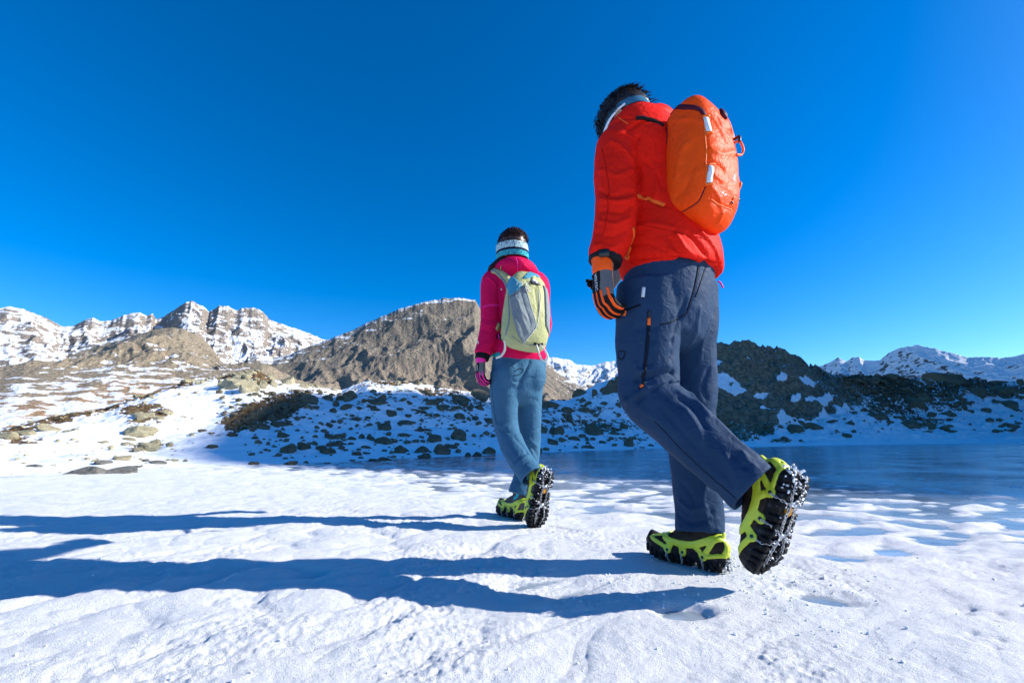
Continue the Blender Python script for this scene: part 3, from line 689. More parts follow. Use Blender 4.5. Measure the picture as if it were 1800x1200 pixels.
def land(px, py):
    """where the sight line through that place meets the slope or the lake"""
    r = ray(px, py); h = math.hypot(r[0], r[1]); a = math.atan2(r[0], r[1])
    zr = CAM_H+_rl*r[2]/h; aa = np.full_like(_rl, a); z = np.where(_rl < shore_r(aa), 0, bank_z(aa, _rl)[0])
    k = int(np.argmax(z >= zr))
    if k == 0:
        k = int(np.argmin(np.abs(_rl-np.interp(a, AZ_R, RR_)))); 
    return A(_rl[k]*math.sin(a), _rl[k]*math.cos(a), z[k])
def zone(x, y):
    if x < 345: return ('at the sunny ice edge', 0) if y > 812 else ('on the sunlit snow slope', 1) if y > 715 else ('on the brown heath crest', 2)
    if x < 660 and y < 700 and not (x > 470 and y > 688): return ('on the sunlit snow crest', 3)
    if x < 572 and y < 768: return ('in the dark rubble field', 4)
    if x < 865: return ('by the shaded icy shore', 5) if y > 790 else ('on the lower shaded snow slope', 6) if y > 752 else ('on the upper shaded snow slope', 7)
    if x < 1200: return ('between the two walkers', 8) if y > 745 else ('on the crest between the walkers', 9)
    if x < 1480: return ('on snow below the dark knoll', 10)
    return ('on the crest under blue range', 11) if y < 705 else ('on the rubble under blue range', 12)
recs = []
for (x, y, w, h) in spots:
    p = land(x, y-0.12*h); wv = -(y-600)/FPX; g = CP-wv*SP
    recs.append((x, y, w, h, p, w*p[1]/(FPX*g), h*p[1]/(FPX*g*g), zone(x, y)))
ORD = ['largest', 'second largest', 'third largest', 'fourth largest', 'fifth largest', 'sixth largest']
byz = {}
for i, r in enumerate(recs): byz.setdefault(r[7][1], []).append(i)
rank = {}
for zk, l in byz.items():
    for k, i in enumerate(sorted(l, key=lambda i: -recs[i][2]*recs[i][3])): rank[i] = k
shared = {}
for i, (x, y, w, h, p, W, Hh, (zn, zi)) in enumerate(recs):
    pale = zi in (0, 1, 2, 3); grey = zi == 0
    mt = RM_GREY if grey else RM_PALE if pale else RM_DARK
    key = (i % 12, mt.name)
    if key not in shared:
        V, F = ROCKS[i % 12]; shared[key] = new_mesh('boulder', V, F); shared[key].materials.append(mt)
    o = bpy.data.objects.new('boulder', shared[key]); COL.objects.link(o)
    o.location = (p[0], p[1]+W*.30, p[2]-.02*Hh); o.scale = (W*rnd.uniform(.88, 1.02), W*rnd.uniform(.65, .95), Hh*rnd.uniform(.86, 1.05)); o.rotation_euler = (rnd.uniform(-.1, .1), rnd.uniform(-.12, .12), rnd.uniform(-.5, .5)+(math.pi if rnd.rand() < .5 else 0)-math.atan2(p[0], p[1]))
    asp = h/max(w, 1); shp = 'upright' if asp > .68 else 'blocky' if asp > .48 else 'low' if asp > .30 else 'flat'
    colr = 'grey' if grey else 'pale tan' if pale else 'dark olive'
    if rank[i] < 6: lab = '%s boulder %s, %s and %s' % (ORD[rank[i]], zn, colr, shp)
    else:
        q = min((k for k in byz[zi] if rank[k] < 6), key=lambda k: (recs[k][0]-x)**2+4*(recs[k][1]-y)**2)
        dx, dy = x-recs[q][0], (y-recs[q][1])*1.8; far_ = 'well' if abs(dx)+abs(dy) > 60 else 'just'
        wh = ('sunward of' if dx > 0 else 'shadeward of') if abs(dx) > abs(dy) else ('uphill of' if dy < 0 else 'downhill of')
        lab = '%s %s rock %s %s the %s boulder %s' % (shp, colr.split()[-1], far_, wh, ORD[rank[q]], zn)
    tag(o, lab, 'boulder', 'rocks '+zn)
same = {}
for o in [o for o in S.objects if o.get('category') == 'boulder']: same.setdefault(o['label'], []).append(o)
for lab, l in same.items():
    if len(l) < 2: continue
    l.sort(key=lambda o: -o.scale[0]*o.scale[2]); words_ = ['bigger', 'smaller'] if len(l) == 2 else ['biggest', 'middling', 'smaller', 'smallest'][:len(l)]
    for o, w in zip(l, words_):
        s_ = w+' '+lab
        if len(s_.split()) > 16: s_ = s_.replace(' just ', ' ').replace(' well ', ' ')
        o['label'] = s_
# stones too small to pick out singly
parts = []
def scatter(n_, region, wlo, whi, seed):
    r_ = np.random.RandomState(seed); k = 0
    while k < n_:
        x0, x1, y0, y1 = region; x = r_.uniform(x0, x1); y = y0+(y1-y0)*r_.uniform(0, 1)
        if perlin2(np.array([x/38.0]), np.array([y/14.0]), 301)[0]+.25*r_.randn() < .18: 
            if r_.rand() < .9: continue
        k += 1
        p = land(x, y)
        if math.hypot(p[0], p[1]) < float(shore_r(np.array(math.atan2(p[0], p[1]))))+.12: continue
        w = wlo+(whi-wlo)*r_.rand()**2.2; g = CP+(y-600)/FPX*SP; W = w*p[1]/(FPX*g); Hh = W*r_.uniform(.25, .6)
        V, F = PEBBLES[r_.randint(12)]; a = r_.uniform(0, 6.28); c, s = math.cos(a), math.sin(a); V = V*A(W, W*.85, Hh); V = V@np.array([[c, s, 0], [-s, c, 0], [0, 0, 1]])
        out.append((V+p, F))
out = []; scatter(430, (430, 870, 690, 808), 3.0, 13, 1); scatter(230, (930, 1180, 690, 795), 3.0, 12, 2); scatter(60, (1240, 1520, 740, 778), 3, 10, 3); scatter(300, (1480, 1800, 660, 760), 3, 14, 4); scatter(120, (380, 570, 690, 760), 4, 13, 5)
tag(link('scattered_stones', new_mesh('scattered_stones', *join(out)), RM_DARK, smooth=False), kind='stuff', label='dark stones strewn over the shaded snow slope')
out = []; scatter(150, (0, 345, 690, 835), 3, 10, 6); scatter(160, (330, 560, 645, 685), 3, 11, 7); scatter(60, (620, 830, 664, 690), 3, 9, 8)
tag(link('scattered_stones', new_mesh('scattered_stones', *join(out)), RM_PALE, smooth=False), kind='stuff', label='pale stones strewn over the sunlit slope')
# ------------------------------------------------------------------ people
UP = A(0, 0, 1)
def heading(deg):
    a = R(deg); return A(-math.sin(a), math.cos(a), 0)          # degrees to the left of straight ahead
def wrinkle(P, axis, f_along, f_round, seed, sharp=1.0):
    """small creases that run round a limb whose direction is axis"""
    ax = unit(axis); al = P@ax; rest = P-np.outer(al, ax)
    Q = rest*f_round+np.outer(al*f_along, ax)
    Q = Q+0.5*perlin3(P*f_round*1.3+3, seed+1)[:, None]*ax
    n = perlin3(Q, seed)
    return (1-np.abs(n)*1.6)*sharp*0.6+0.4*n
def near(P, c, r): 
    q = ((P-np.asarray(c))**2).sum(1)/r**2; return np.exp(-q)

M = dict(
    red=mat('red_shell_fabric', (0.78, 0.014, 0.006), 0.62, 0.16, sheen=0.15, bump=(900, 0.18, 0.0008)),
    seam_red=mat('dark_red_seam', (0.50, 0.008, 0.004), 0.7, 0.15),
    orange_hood=mat('orange_lining', (0.80, 0.10, 0.015), 0.5, 0.35),
    navy=mat('navy_stretch_fabric', (0.013, 0.039, 0.088), 0.7, 0.4, sheen=0.35, bump=(1100, 0.25, 0.0008), var=(9, (0.018, 0.047, 0.102), .35, .7)),
    navy_dark=mat('navy_zip_tape', (0.006, 0.011, 0.024), 0.6, 0.3),
    orange=mat('orange_nylon', (0.88, 0.078, 0.006), 0.5, 0.2, sheen=0.1, bump=(1300, 0.22, 0.0006), var=(6, (0.84, 0.058, 0.005), .4, .7)),
    orange_trim=mat('bright_orange_trim', (0.85, 0.14, 0.02), 0.5, 0.4),
    maroon=mat('maroon_webbing', (0.07, 0.010, 0.022), 0.55, 0.3),
    black=mat('black_webbing', (0.012, 0.012, 0.014), 0.55, 0.35, bump=(700, .3, .0008)),
    plastic=mat('black_plastic', (0.015, 0.015, 0.017), 0.35, 0.5),
    tab=mat('pale_reflective_tape', (0.62, 0.66, 0.68), 0.45, 0.5),
    white=mat('white_plastic', (0.78, 0.80, 0.82), 0.3, 0.5),
    skin=mat('skin', (0.52, 0.29, 0.20), 0.5, 0.4, var=(30, (0.46, 0.22, 0.15), .4, .7)),
    hair=mat('black_brown_hair', (0.016, 0.011, 0.009), 0.42, 0.5, var=(60, (0.05, 0.032, 0.022), .5, .75)),
    hair_brown=mat('dark_brown_hair', (0.040, 0.018, 0.013), 0.42, 0.5, var=(60, (0.10, 0.045, 0.030), .5, .75)),
    band_blue=mat('teal_blue_headband', (0.035, 0.145, 0.235), 0.75, 0.25, bump=(600, .3, .001)),
    glove=mat('black_glove_fabric', (0.010, 0.010, 0.012), 0.7, 0.3, bump=(700, .3, .001)),
    grey_glove=mat('grey_glove_fabric', (0.13, 0.13, 0.135), 0.75, 0.25, bump=(600, .3, .001)),
    neon=mat('neon_orange_glove_trim', (0.95, 0.105, 0.012), 0.55, 0.3),
    pink=mat('neon_pink_glove_trim', (0.90, 0.03, 0.32), 0.55, 0.3),
    boot=mat('dark_brown_boot_leather', (0.024, 0.018, 0.015), 0.75, 0.25, bump=(160, .5, .002), var=(40, (0.045, 0.036, 0.030), .4, .7)),
    boot_grey=mat('grey_boot_suede', (0.085, 0.080, 0.078), 0.85, 0.2, bump=(160, .5, .002), var=(40, (0.12, 0.115, 0.11), .4, .7)),
    rubber=mat('black_boot_rubber', (0.010, 0.010, 0.011), 0.6, 0.4, bump=(90, .5, .003), var=(55, (0.045, 0.05, 0.056), .52, .72)),
    lime=mat('lime_rubber_harness', (0.58, 0.67, 0.035), 0.42, 0.5, bump=(60, .15, .002), var=(14, (0.50, 0.58, 0.03), .4, .7)),
    steel=mat('steel_chain', (0.55, 0.56, 0.58), 0.28, 0.5, metal=1.0),
    rivet=mat('dark_rivet', (0.03, 0.05, 0.08), 0.3, 0.5, metal=.6),
    yellow=mat('yellow_sole_badge', (0.85, 0.38, 0.02), 0.45, 0.5),
    stuck_snow=mat('snow_stuck_to_boot', (0.84, 0.86, 0.89), 0.6, 0.3, bump=(200, .6, .003)),
    magenta=mat('magenta_padded_fabric', (0.66, 0.007, 0.082), 0.62, 0.16, sheen=0.15, bump=(900, 0.18, 0.0008)),
    steelblue=mat('steel_blue_stretch_fabric', (0.040, 0.122, 0.210), 0.75, 0.4, sheen=0.3, bump=(1100, 0.22, 0.0008), var=(9, (0.047, 0.140, 0.235), .35, .7)),
    steelblue_dark=mat('steel_blue_seam', (0.02, 0.06, 0.10), 0.7, 0.2),
    lime_pack=mat('pale_lime_nylon', (0.40, 0.42, 0.19), 0.5, 0.4, bump=(1300, 0.2, 0.0006), var=(7, (0.45, 0.47, 0.23), .4, .7)),
    grey_pack=mat('grey_stretch_mesh', (0.21, 0.255, 0.27), 0.6, 0.3, bump=(1200, 0.3, 0.0008)),
    aqua_pack=mat('blue_ripstop', (0.07, 0.30, 0.42), 0.5, 0.4, bump=(1300, 0.2, 0.0006)),
    cord_white=mat('cream_cord', (0.70, 0.69, 0.62), 0.7, 0.3, bump=(500, .3, .001)),
    teal=mat('turquoise_trim', (0.02, 0.34, 0.36), 0.6, 0.3),
    cyan=mat('cyan_boot_trim', (0.03, 0.42, 0.52), 0.6, 0.3),
)

# ------------------------------------------------------------------ boots with ice cleats
def boot_parts():
    """a left walking boot in its own frame: x ahead, y to the outside, z up, origin on the ground under the ankle"""
    X, Y, Z = A(1, 0, 0), A(0, 1, 0), A(0, 0, 1)
    sec = [(-.083,.020,.058,.030),(-.074,.031,.060,.040),(-.045,.037,.064,.048),(-.01,.039,.066,.052),(.03,.040,.064,.050),(.07,.044,.058,.042),(.115,.049,.050,.032),(.155,.048,.046,.027),(.185,.038,.044,.022),(.200,.022,.043,.016)]
    foot = tube([(x, 0.004*math.sin(x*14), z) for x, w, z, h in sec], [w for x, w, z, h in sec], [h for x, w, z, h in sec], Y, 24, 34, exp=2.5, round_ends=(True, True))
    sh = [(.055,-.012,.058,.037),(.10,-.020,.053,.039),(.13,-.022,.044,.037),(.152,-.021,.041,.036)]
    shaft = tube([(xc, 0, z) for z, xc, hx, hy in sh], [hx for z, xc, hx, hy in sh], [hy for z, xc, hx, hy in sh], X, 24, 14, hollow=.03)
    collar = tube([(-.021, 0, .136), (-.021, 0, .148)], [.044, .043], [.039, .039], X, 24, 4, round_ends=(True, True))
    tongue = tube([(.02, 0, .10), (.010, 0, .135), (.008, 0, .155)], [.028, .028, .024], [.012, .012, .009], Y, 14, 8, round_ends=(True, True))
    upper = voxel([foot, shaft, collar, tongue], .004); smooth_mesh(upper, 3)
    P = get_co(upper); N = get_no(upper)
    d = 0.0016*wrinkle(P, A(0.5, 0, -.9), 120, 16, 71)*near(P, (.06, 0, .085), .07)+0.0012*wrinkle(P, A(.2, 0, 1), 90, 12, 72)*near(P, (-.03, 0, .13), .07)
    set_co(upper, P+N*d[:, None])
    def half(x):
        return np.interp(x, [-.095,-.085,-.06,-.02,.02,.06,.10,.14,.175,.200,.212], [.014,.030,.039,.040,.037,.041,.049,.052,.044,.028,.010])
    def zb(x): return 0.0025+np.clip(x-.125, 0, 1)**2*3.6+np.clip(-.065-x, 0, 1)**2*4
    xs = np.linspace(-.095, .212, 40)
    sole = tube([(x, 0.004*math.sin(x*14), zb(x)+.019) for x in xs], [half(x) for x in xs], [.0165]*40, Y, 20, exp=4.5, round_ends=(False, False))
    rand_ = tube([(x, 0.004*math.sin(x*14), zb(x)+.032) for x in xs], [half(x)*.985+.0005 for x in xs], [.012+.013*float(sstep(.12, .18, x))+.007*float(sstep(-.06, -.08, x)) for x in xs], Y, 20, exp=2.6)
    sole = voxel([sole, rand_], .0035); smooth_mesh(sole, 2)
    lugs = []
    rnd = random.Random(4)
    for x in np.linspace(-.080, .195, 14):
        if -.012 < x < .022: continue
        for s in (-1, 1):
            y = s*(half(x)-.008); tw = rnd.uniform(-.25, .25)+s*.25
            lugs.append(box((x, y+.004*math.sin(x*14), zb(x)-.002), [(math.cos(tw), math.sin(tw), 0), (-math.sin(tw), math.cos(tw), 0), Z], (.0070, .0105, .007)))
            lugs.append(box((x, s*(half(x)+.0005)+.004*math.sin(x*14), zb(x)+.007), [(1, 0, 0), (0, 1, 0), Z], (.0065, .003, .011)))
        if half(x) > .03:
            for s in (-1, 1): lugs.append(box((x+.008, s*.012, zb(x)-.0015), [unit((1, .5*s, 0)), unit((-.5*s, 1, 0)), Z], (.0055, .009, .006)))
    lug_me = new_mesh('lug', *join(lugs))
    B = bvh_of(upper, sole)
    rb = []; nodes = []
    for s in (-1, 1):
        rb.append(ribbon([(-.10,0,.112),(-.075,s*.035,.100),(-.04,s*.045,.082),(.0,s*.047,.066),(.045,s*.048,.060),(.085,s*.05,.064),(.11,s*.044,.074),(.122,s*.022,.086),(.126,0,.090)], B, 0.0203, 0.0045, 44, wfn=lambda t: 1.5-1.4*t if t < .25 else 1.15))
        rb.append(ribbon([(.10,s*.056,.034),(.125,s*.055,.046),(.155,s*.048,.058),(.178,s*.026,.062),(.185,0,.062)], B, 0.0162, 0.0042, 24))
        rb.append(ribbon([(.10,s*.056,.034),(.092,s*.052,.050),(.085,s*.05,.064)], B, 0.0230, 0.0045, 12))
        rb.append(ribbon([(.122,s*.022,.086),(.15,s*.024,.074),(.178,s*.020,.063)], B, 0.0135, 0.0040, 12))
        rb.append(ribbon([(.045,s*.05,.034),(.045,s*.048,.048),(.045,s*.048,.060)], B, 0.0270, 0.0045, 12))
        rb.append(ribbon([(-.032,s*.05,.034),(-.012,s*.05,.052),(.005,s*.047,.065)], B, 0.0189, 0.0045, 14))
        rb.append(ribbon([(-.032,s*.05,.034),(-.052,s*.046,.060),(-.075,s*.035,.098)], B, 0.0175, 0.0045, 14))
        rb.append(ribbon([(-.032,s*.05,.034),(-.065,s*.048,.044),(-.09,s*.022,.044),(-.10,0,.044)], B, 0.0149, 0.0042, 16))
        rb.append(ribbon([(-.10,0,.105),(-.105,s*.01,.07),(-.098,s*.022,.04)], B, 0.0216, 0.0045, 14))
        for x in (.10, .045, -.032):
            l, nr, i, dd = B.find_nearest(Vector((x, s*.055, .034))); nodes.append((np.array(l), np.array(nr)))
            rb.append(tube([np.array(l)-np.array(nr)*.002, np.array(l)+np.array(nr)*.0052], .0135, .0135, unit(np.cross(nr, X)), 14, 3))
    l, nr, i, dd = B.find_nearest(Vector((-.11, 0, .115)))
    rb.append(tube([np.array(l)+A(.0,0,-.006), np.array(l)+A(-.006,0,.014)], [.010, .008], [.005, .0045], Y, 12, 4, round_ends=(True, True)))
    harness = voxel(rb, .0020); smooth_mesh(harness, 2)
    riv = []
    for l, nr in nodes:
        riv.append(tube([l+nr*.004, l+nr*.0075], [.0055, .0042], [.0055, .0042], unit(np.cross(nr, X)), 12, 3))
    # chains: links run from the rivets under the sole
    links = []
    def chain(pts, r=.0026):
        C = catmull(pts, 60); L = np.r_[0, np.cumsum(np.linalg.norm(np.diff(C, axis=0), axis=1))]; m = max(2, int(L[-1]/.0082))
        for k in range(m):
            s = (k+.5)/m*L[-1]; p = A(*[np.interp(s, L, C[:, q]) for q in range(3)]); p2 = A(*[np.interp(min(s+.002, L[-1]), L, C[:, q]) for q in range(3)])
            t = unit(p2-p+1e-9); u = unit(np.cross(t, A(.2, .3, .93))); w = np.cross(t, u)
            if k % 2: u, w = unit(u+w), unit(w-u)
            else: u, w = unit(u-w), unit(u+w)
            ring = [p+t*.0058*math.cos(a)+u*.0036*math.sin(a) for a in np.linspace(0, 2*np.pi, 9)]
            V, F = tube(ring, .0013, .0013, w, 5, None); links.append((V, F))
    zc = -.0075
    for s in (-1, 1):
        chain([(.10,s*.057,.028),(.098,s*.052,.004),(.092,s*.030,zc),(.085,s*.012,zc)])
        chain([(.045,s*.052,.028),(.046,s*.046,.003),(.06,s*.028,zc),(.072,s*.012,zc)])
        chain([(-.032,s*.051,.028),(-.030,s*.044,.003),(-.022,s*.026,zc),(-.016,s*.012,zc)])
        chain([(.072,s*.012,zc),(.03,s*.016,zc),(-.016,s*.012,zc)])
        chain([(-.016,s*.012,zc),(-.05,s*.022,zc),(-.085,s*.018,.004),(-.10,s*.012,.03)])
        chain([(.085,s*.012,zc),(.13,s*.024,zc+.002),(.165,s*.018,.002),(.19,s*.012,.022),(.195,s*.01,.05)])
    chain_me = new_mesh('chain', *join(links))
    sp = []
    for x, y in ((.092,.018),(.092,-.018),(.066,.016),(.066,-.016),(-.018,.016),(-.018,-.016),(-.055,.02),(-.055,-.02),(.135,.022),(.135,-.022)):
        sp.append(tube([(x, y, zc+.001), (x, y, zc-.003), (x, y, zc-.011)], [.0035, .003, .0006], [.0035, .003, .0006], X, 6, None))
    for y in (.0,): 
        sp.append(box((.079, y, zc), [X, Y, Z], (.010, .014, .0012))); sp.append(box((-.017, y, zc), [X, Y, Z], (.007, .014, .0012)))
    spike_me = new_mesh('spike', *join(sp))
    bd = tube([(.006, 0, .006), (.006, 0, -.0062)], [.014, .013], [.0085, .008], X, 8, 3)
    badge = new_mesh('badge', *bd)
    laces = []
    for k in range(5):
        x0, z0 = .085-.017*k, .098+.010*k
        laces.append(ribbon([(x0, -.026, z0-.008), (x0+.006, 0, z0+.006), (x0-.004, .026, z0-.004)], B, .004, .003, 10))
    for s in (-1, 1): laces.append(ribbon([(-.05, s*.045, .130), (-.02, s*.05, .134), (.0, s*.045, .130)], B, .005, .002, 8))
    lace_me = new_mesh('lace', *join(laces))
    trim = []
    for s in (-1, 1):
        trim.append(ribbon([(-.062,s*.045,.148),(-.052,s*.047,.128),(-.035,s*.05,.112),(-.012,s*.05,.104)], B, .016, .0018, 16))
    trim_me = new_mesh('trim', *join(trim))
    snow = []
    rnd = np.random.RandomState(5)
    for k in range(84):
        if k < 40: p = A(rnd.uniform(-.10, -.045), rnd.uniform(-.045, .045), rnd.uniform(-.011, .012))
        elif k < 60: p = A(rnd.uniform(-.112, -.09), rnd.uniform(-.03, .03), rnd.uniform(.0, .035))
        else: p = A(rnd.uniform(-.04, .19), rnd.uniform(-.035, .035), -.008+rnd.uniform(-.003, .003))
        r = rnd.uniform(.0015, .0042)*(1 if k < 60 else .7)
        q = np.linalg.qr(rnd.randn(3, 3))[0]; V, F = ellipsoid(p, q, (r*1.5, r, r*.7), 7, 5); V = V+perlin3(V*180, 5)[:, None]*.0018; snow.append((V, F))
    snow_me = new_mesh('snow_clump', *join(snow))
    return dict(upper=upper, sole=sole, lug=lug_me, harness=harness, rivet=[new_mesh('rivet', *r) for r in riv], chain=chain_me, spike=spike_me, badge=badge, lace=lace_me, trim=trim_me, snow=snow_me)
BOOT = boot_parts()
def put_boot(person, origin, fwd, up, left, scale, kind):
    """left = +1 for a left boot, -1 for a right one"""
    f = unit(fwd); u = unit(np.asarray(up)-f*np.dot(up, f)); l = np.cross(u, f)*left
    Mx = Matrix(((f[0]*scale, l[0]*scale, u[0]*scale, origin[0]), (f[1]*scale, l[1]*scale, u[1]*scale, origin[1]), (f[2]*scale, l[2]*scale, u[2]*scale, origin[2]), (0, 0, 0, 1)))
    def add(name, me, m, par, kind_=None):
        c = me.copy(); c.transform(Mx)
        if left < 0: c.flip_normals()
        o = link(name, c, m, par)
        if kind_: o['kind'] = kind_
        return o
    b = add('boot', BOOT['upper'], M['boot'] if kind == 'man' else M['boot_grey'], person)
    add('sole', BOOT['sole'], M['rubber'], b); add('lugs', BOOT['lug'], M['rubber'], b, 'stuff')
    add('cleat_harness', BOOT['harness'], M['lime'], b); add('cleat_chain', BOOT['chain'], M['steel'], b, 'stuff'); add('spikes', BOOT['spike'], M['steel'], b, 'stuff')
    for r in BOOT['rivet']: add('rivet', r, M['rivet'], b)
    add('sole_badge', BOOT['badge'], M['yellow'], b)
    add('lace', BOOT['lace'], M['orange_trim'] if kind == 'man' else M['grey_pack'], b)
    if kind != 'man': add('cuff_stripe', BOOT['trim'], M['cyan'], b)
    add('stuck_snow', BOOT['snow'], M['stuck_snow'], b, 'stuff')
    return b

# ------------------------------------------------------------------ hands in gloves
def put_glove(person, wrist, down, back, thumb, scale, mats, text=None, curl=1.0):
    """down = towards the finger tips, back = out of the back of the hand, thumb = towards the thumb side"""
    d = unit(down); b = unit(np.asarray(back)-d*np.dot(back, d)); f = unit(np.asarray(thumb)-d*np.dot(thumb, d)-b*np.dot(thumb, b)); s = scale
    def L(x, y, z): return np.asarray(wrist)+s*(d*x+f*y+b*z)
    parts = [tube([L(-.035,0,0), L(0,0,0), L(.03,.002,.002), L(.07,0,.003), L(.098,-.002,.0)], np.array([.034,.033,.041,.047,.044])*s, np.array([.030,.025,.022,.019,.016])*s, f, 20, 16, exp=2.4, round_ends=(False, True))]
    stripes = []; tips = []
    for k, (y, ln, sp) in enumerate(((.034, .076, .10), (.012, .084, .03), (-.011, .079, -.04), (-.033, .063, -.12))):
        p = L(.088, y, 0); a = .25*curl; pts = [L(.062, y*.9, .002), p]; rad = [.0125, .0125]
        for j, fr in enumerate((.45, .31, .24)):
            a += (.22, .52, .40)[j]*curl+0.06*k*(j > 0); dr = d*math.cos(a)-b*math.sin(a)+f*sp*math.cos(a); p = p+unit(dr)*ln*fr*s; pts.append(p); rad.append((.0122, .0112, .0098)[j])
        parts.append(tube(pts, np.array(rad)*s, np.array(rad)*s*.95, f, 12, 20, round_ends=(False, True)))
        stripes.append((pts, k)); tips.append(pts[-1])
    tp = [L(.018, .028, -.006), L(.045, .042, -.018), L(.078, .044, -.034), L(.102, .036, -.046)]
    parts.append(tube(tp, np.array([.018, .0155, .013, .0105])*s, np.array([.018, .0155, .013, .0105])*s, b, 12, 16, round_ends=(False, True)))
    me = voxel(parts, .0028*max(s, .8)); smooth_mesh(me, 2)
    P = get_co(me); N = get_no(me); set_co(me, P+N*(.0012*wrinkle(P, d, 130, 20, 91)*near(P, L(.01, 0, 0), .04*s))[:, None])
    B = bvh_of(me)
    g = link('glove', me, [M['glove'], mats['grey']], person)
    P = get_co(me)
    idx = np.zeros(len(me.polygons), np.int32)
    for p in me.polygons:
        c = np.array(p.center)+np.array(person.location)
        q = (c-np.asarray(wrist))/s; x, y, z = q@d, q@f, q@b
        if (x < .085 and y < -.016+.25*max(0, x-.03)-.35*max(0, x-.055) and x > -.005) or z < -.012 and x < .05: idx[p.index] = 1
    me.polygons.foreach_set('material_index', idx)
    cu = tube([L(-.058,0,0), L(-.035,0,0), L(-.012,0,0), L(.0,0,0)], np.array([.038,.036,.0375,.036])*s, np.array([.034,.031,.030,.028])*s, f, 24, 16, hollow=.0)
    cme = new_mesh('cuff', *cu); c_ = link('glove_cuff', cme, mats['trim'], person)
    for pts, k in stripes:
        q = [np.array(p)+b*.012*s+( -f*.0 ) for p in pts]
        a = np.array(pts); off = []
        for i in range(len(a)):
            t = unit(a[min(i+1, len(a)-1)]-a[max(i-1, 0)]); nrm_ = unit(np.cross(np.cross(t, b) if i < 3 else f, t)); 
            nb = unit(np.cross(f, t)); nb = nb if nb@b > 0 or i > 2 and nb@d > 0 else -nb
            off.append(a[i]+unit(nb*1.0-f*(.7 if k == 3 else .25))*.011*s)
        V, F = ribbon(off[:-1]+[off[-1]*.5+off[-2]*.5], B, .0075*s*(1.25 if k >= 2 else .8), .0018, 24)
        link('finger_stripe', new_mesh('finger_stripe', V, F), mats['trim'], g)
    if text:
        o = text_on(text, L(.034, .004, .03), d, b, .017*s, M['white'], g, 'lettering', B)
    return g
def text_on(body, pos, along, normal, size, m, parent, name, bvh):
    """flat lettering printed on a surface"""
    cu = bpy.data.curves.new('txt', 'FONT'); cu.body = body; cu.size = size; cu.align_x = 'CENTER'; cu.align_y = 'CENTER'; cu.extrude = 0.0
    o = bpy.data.objects.new('txt', cu); COL.objects.link(o); dg = bpy.context.evaluated_depsgraph_get(); dg.update()
    me = bpy.data.meshes.new_from_object(o.evaluated_get(dg)); bpy.data.objects.remove(o)
    P = get_co(me); x = unit(along); n = unit(np.asarray(normal)-x*np.dot(normal, x)); y = np.cross(n, x)
    W = []
    for p in P:
        q = np.asarray(pos)+x*p[0]+y*p[1]
        l, nr, i, d = bvh.find_nearest(Vector(q)); 
        h = bvh.ray_cast(Vector(q+n*.05), Vector(-n)); l, nr = (h[0], h[1]) if h[0] is not None else (l, nr)
        W.append(np.array(l)+np.array(nr)*.0022)
    set_co(me, np.array(W))
    return link(name, me, m, parent, smooth=False)

def head_parts(c, fwd, up, s):
    """skull, jaw, nose, ears and neck round the head centre c"""
    f = unit(fwd); u = unit(np.asarray(up)-f*np.dot(up, f)); l = np.cross(u, f)
    def L(x, y, z): return np.asarray(c)+s*(f*x+l*y+u*z)
    ax = [f, l, u]
    pr = [ellipsoid(L(-.005, 0, .02), ax, (.098*s, .077*s, .098*s)), ellipsoid(L(.03, 0, -.045), ax, (.066*s, .060*s, .072*s)),
          ellipsoid(L(.062, 0, -.088), ax, (.028*s, .030*s, .024*s)), tube([L(.088, 0, .012), L(.104, 0, -.022), L(.098, 0, -.038)], np.array([.009, .015, .015])*s, np.array([.009, .014, .010])*s, l, 10, 8, round_ends=(True, True)),
          ellipsoid(L(.088, 0, -.062), ax, (.010*s, .024*s, .006*s), 10, 6), ellipsoid(L(.086, 0, -.074), ax, (.010*s, .021*s, .006*s), 10, 6),
          tube([L(-.035, 0, -.16), L(-.022, 0, -.10), L(-.005, 0, -.04)], np.array([.060, .055, .058])*s, np.array([.062, .056, .058])*s, l, 18, 8)]
    for q in (-1, 1):
        pr.append(ellipsoid(L(.082, q*.031, .008), ax, (.008*s, .014*s, .008*s), 10, 6))
        e = [unit(f+l*q*.35*-1), unit(l*q+f*.35), u]
        pr.append(ellipsoid(L(-.012, q*.079, -.018), e, (.020*s, .007*s, .032*s), 12, 8))
        pr.append(tube([L(-.012+.020*math.cos(a), q*(.086+.003*math.sin(a)), -.016+.030*math.sin(a)) for a in np.linspace(.4, 5.2, 9)], .0045*s, .0045*s, l, 6, 22))
    return pr, L, (f, l, u)
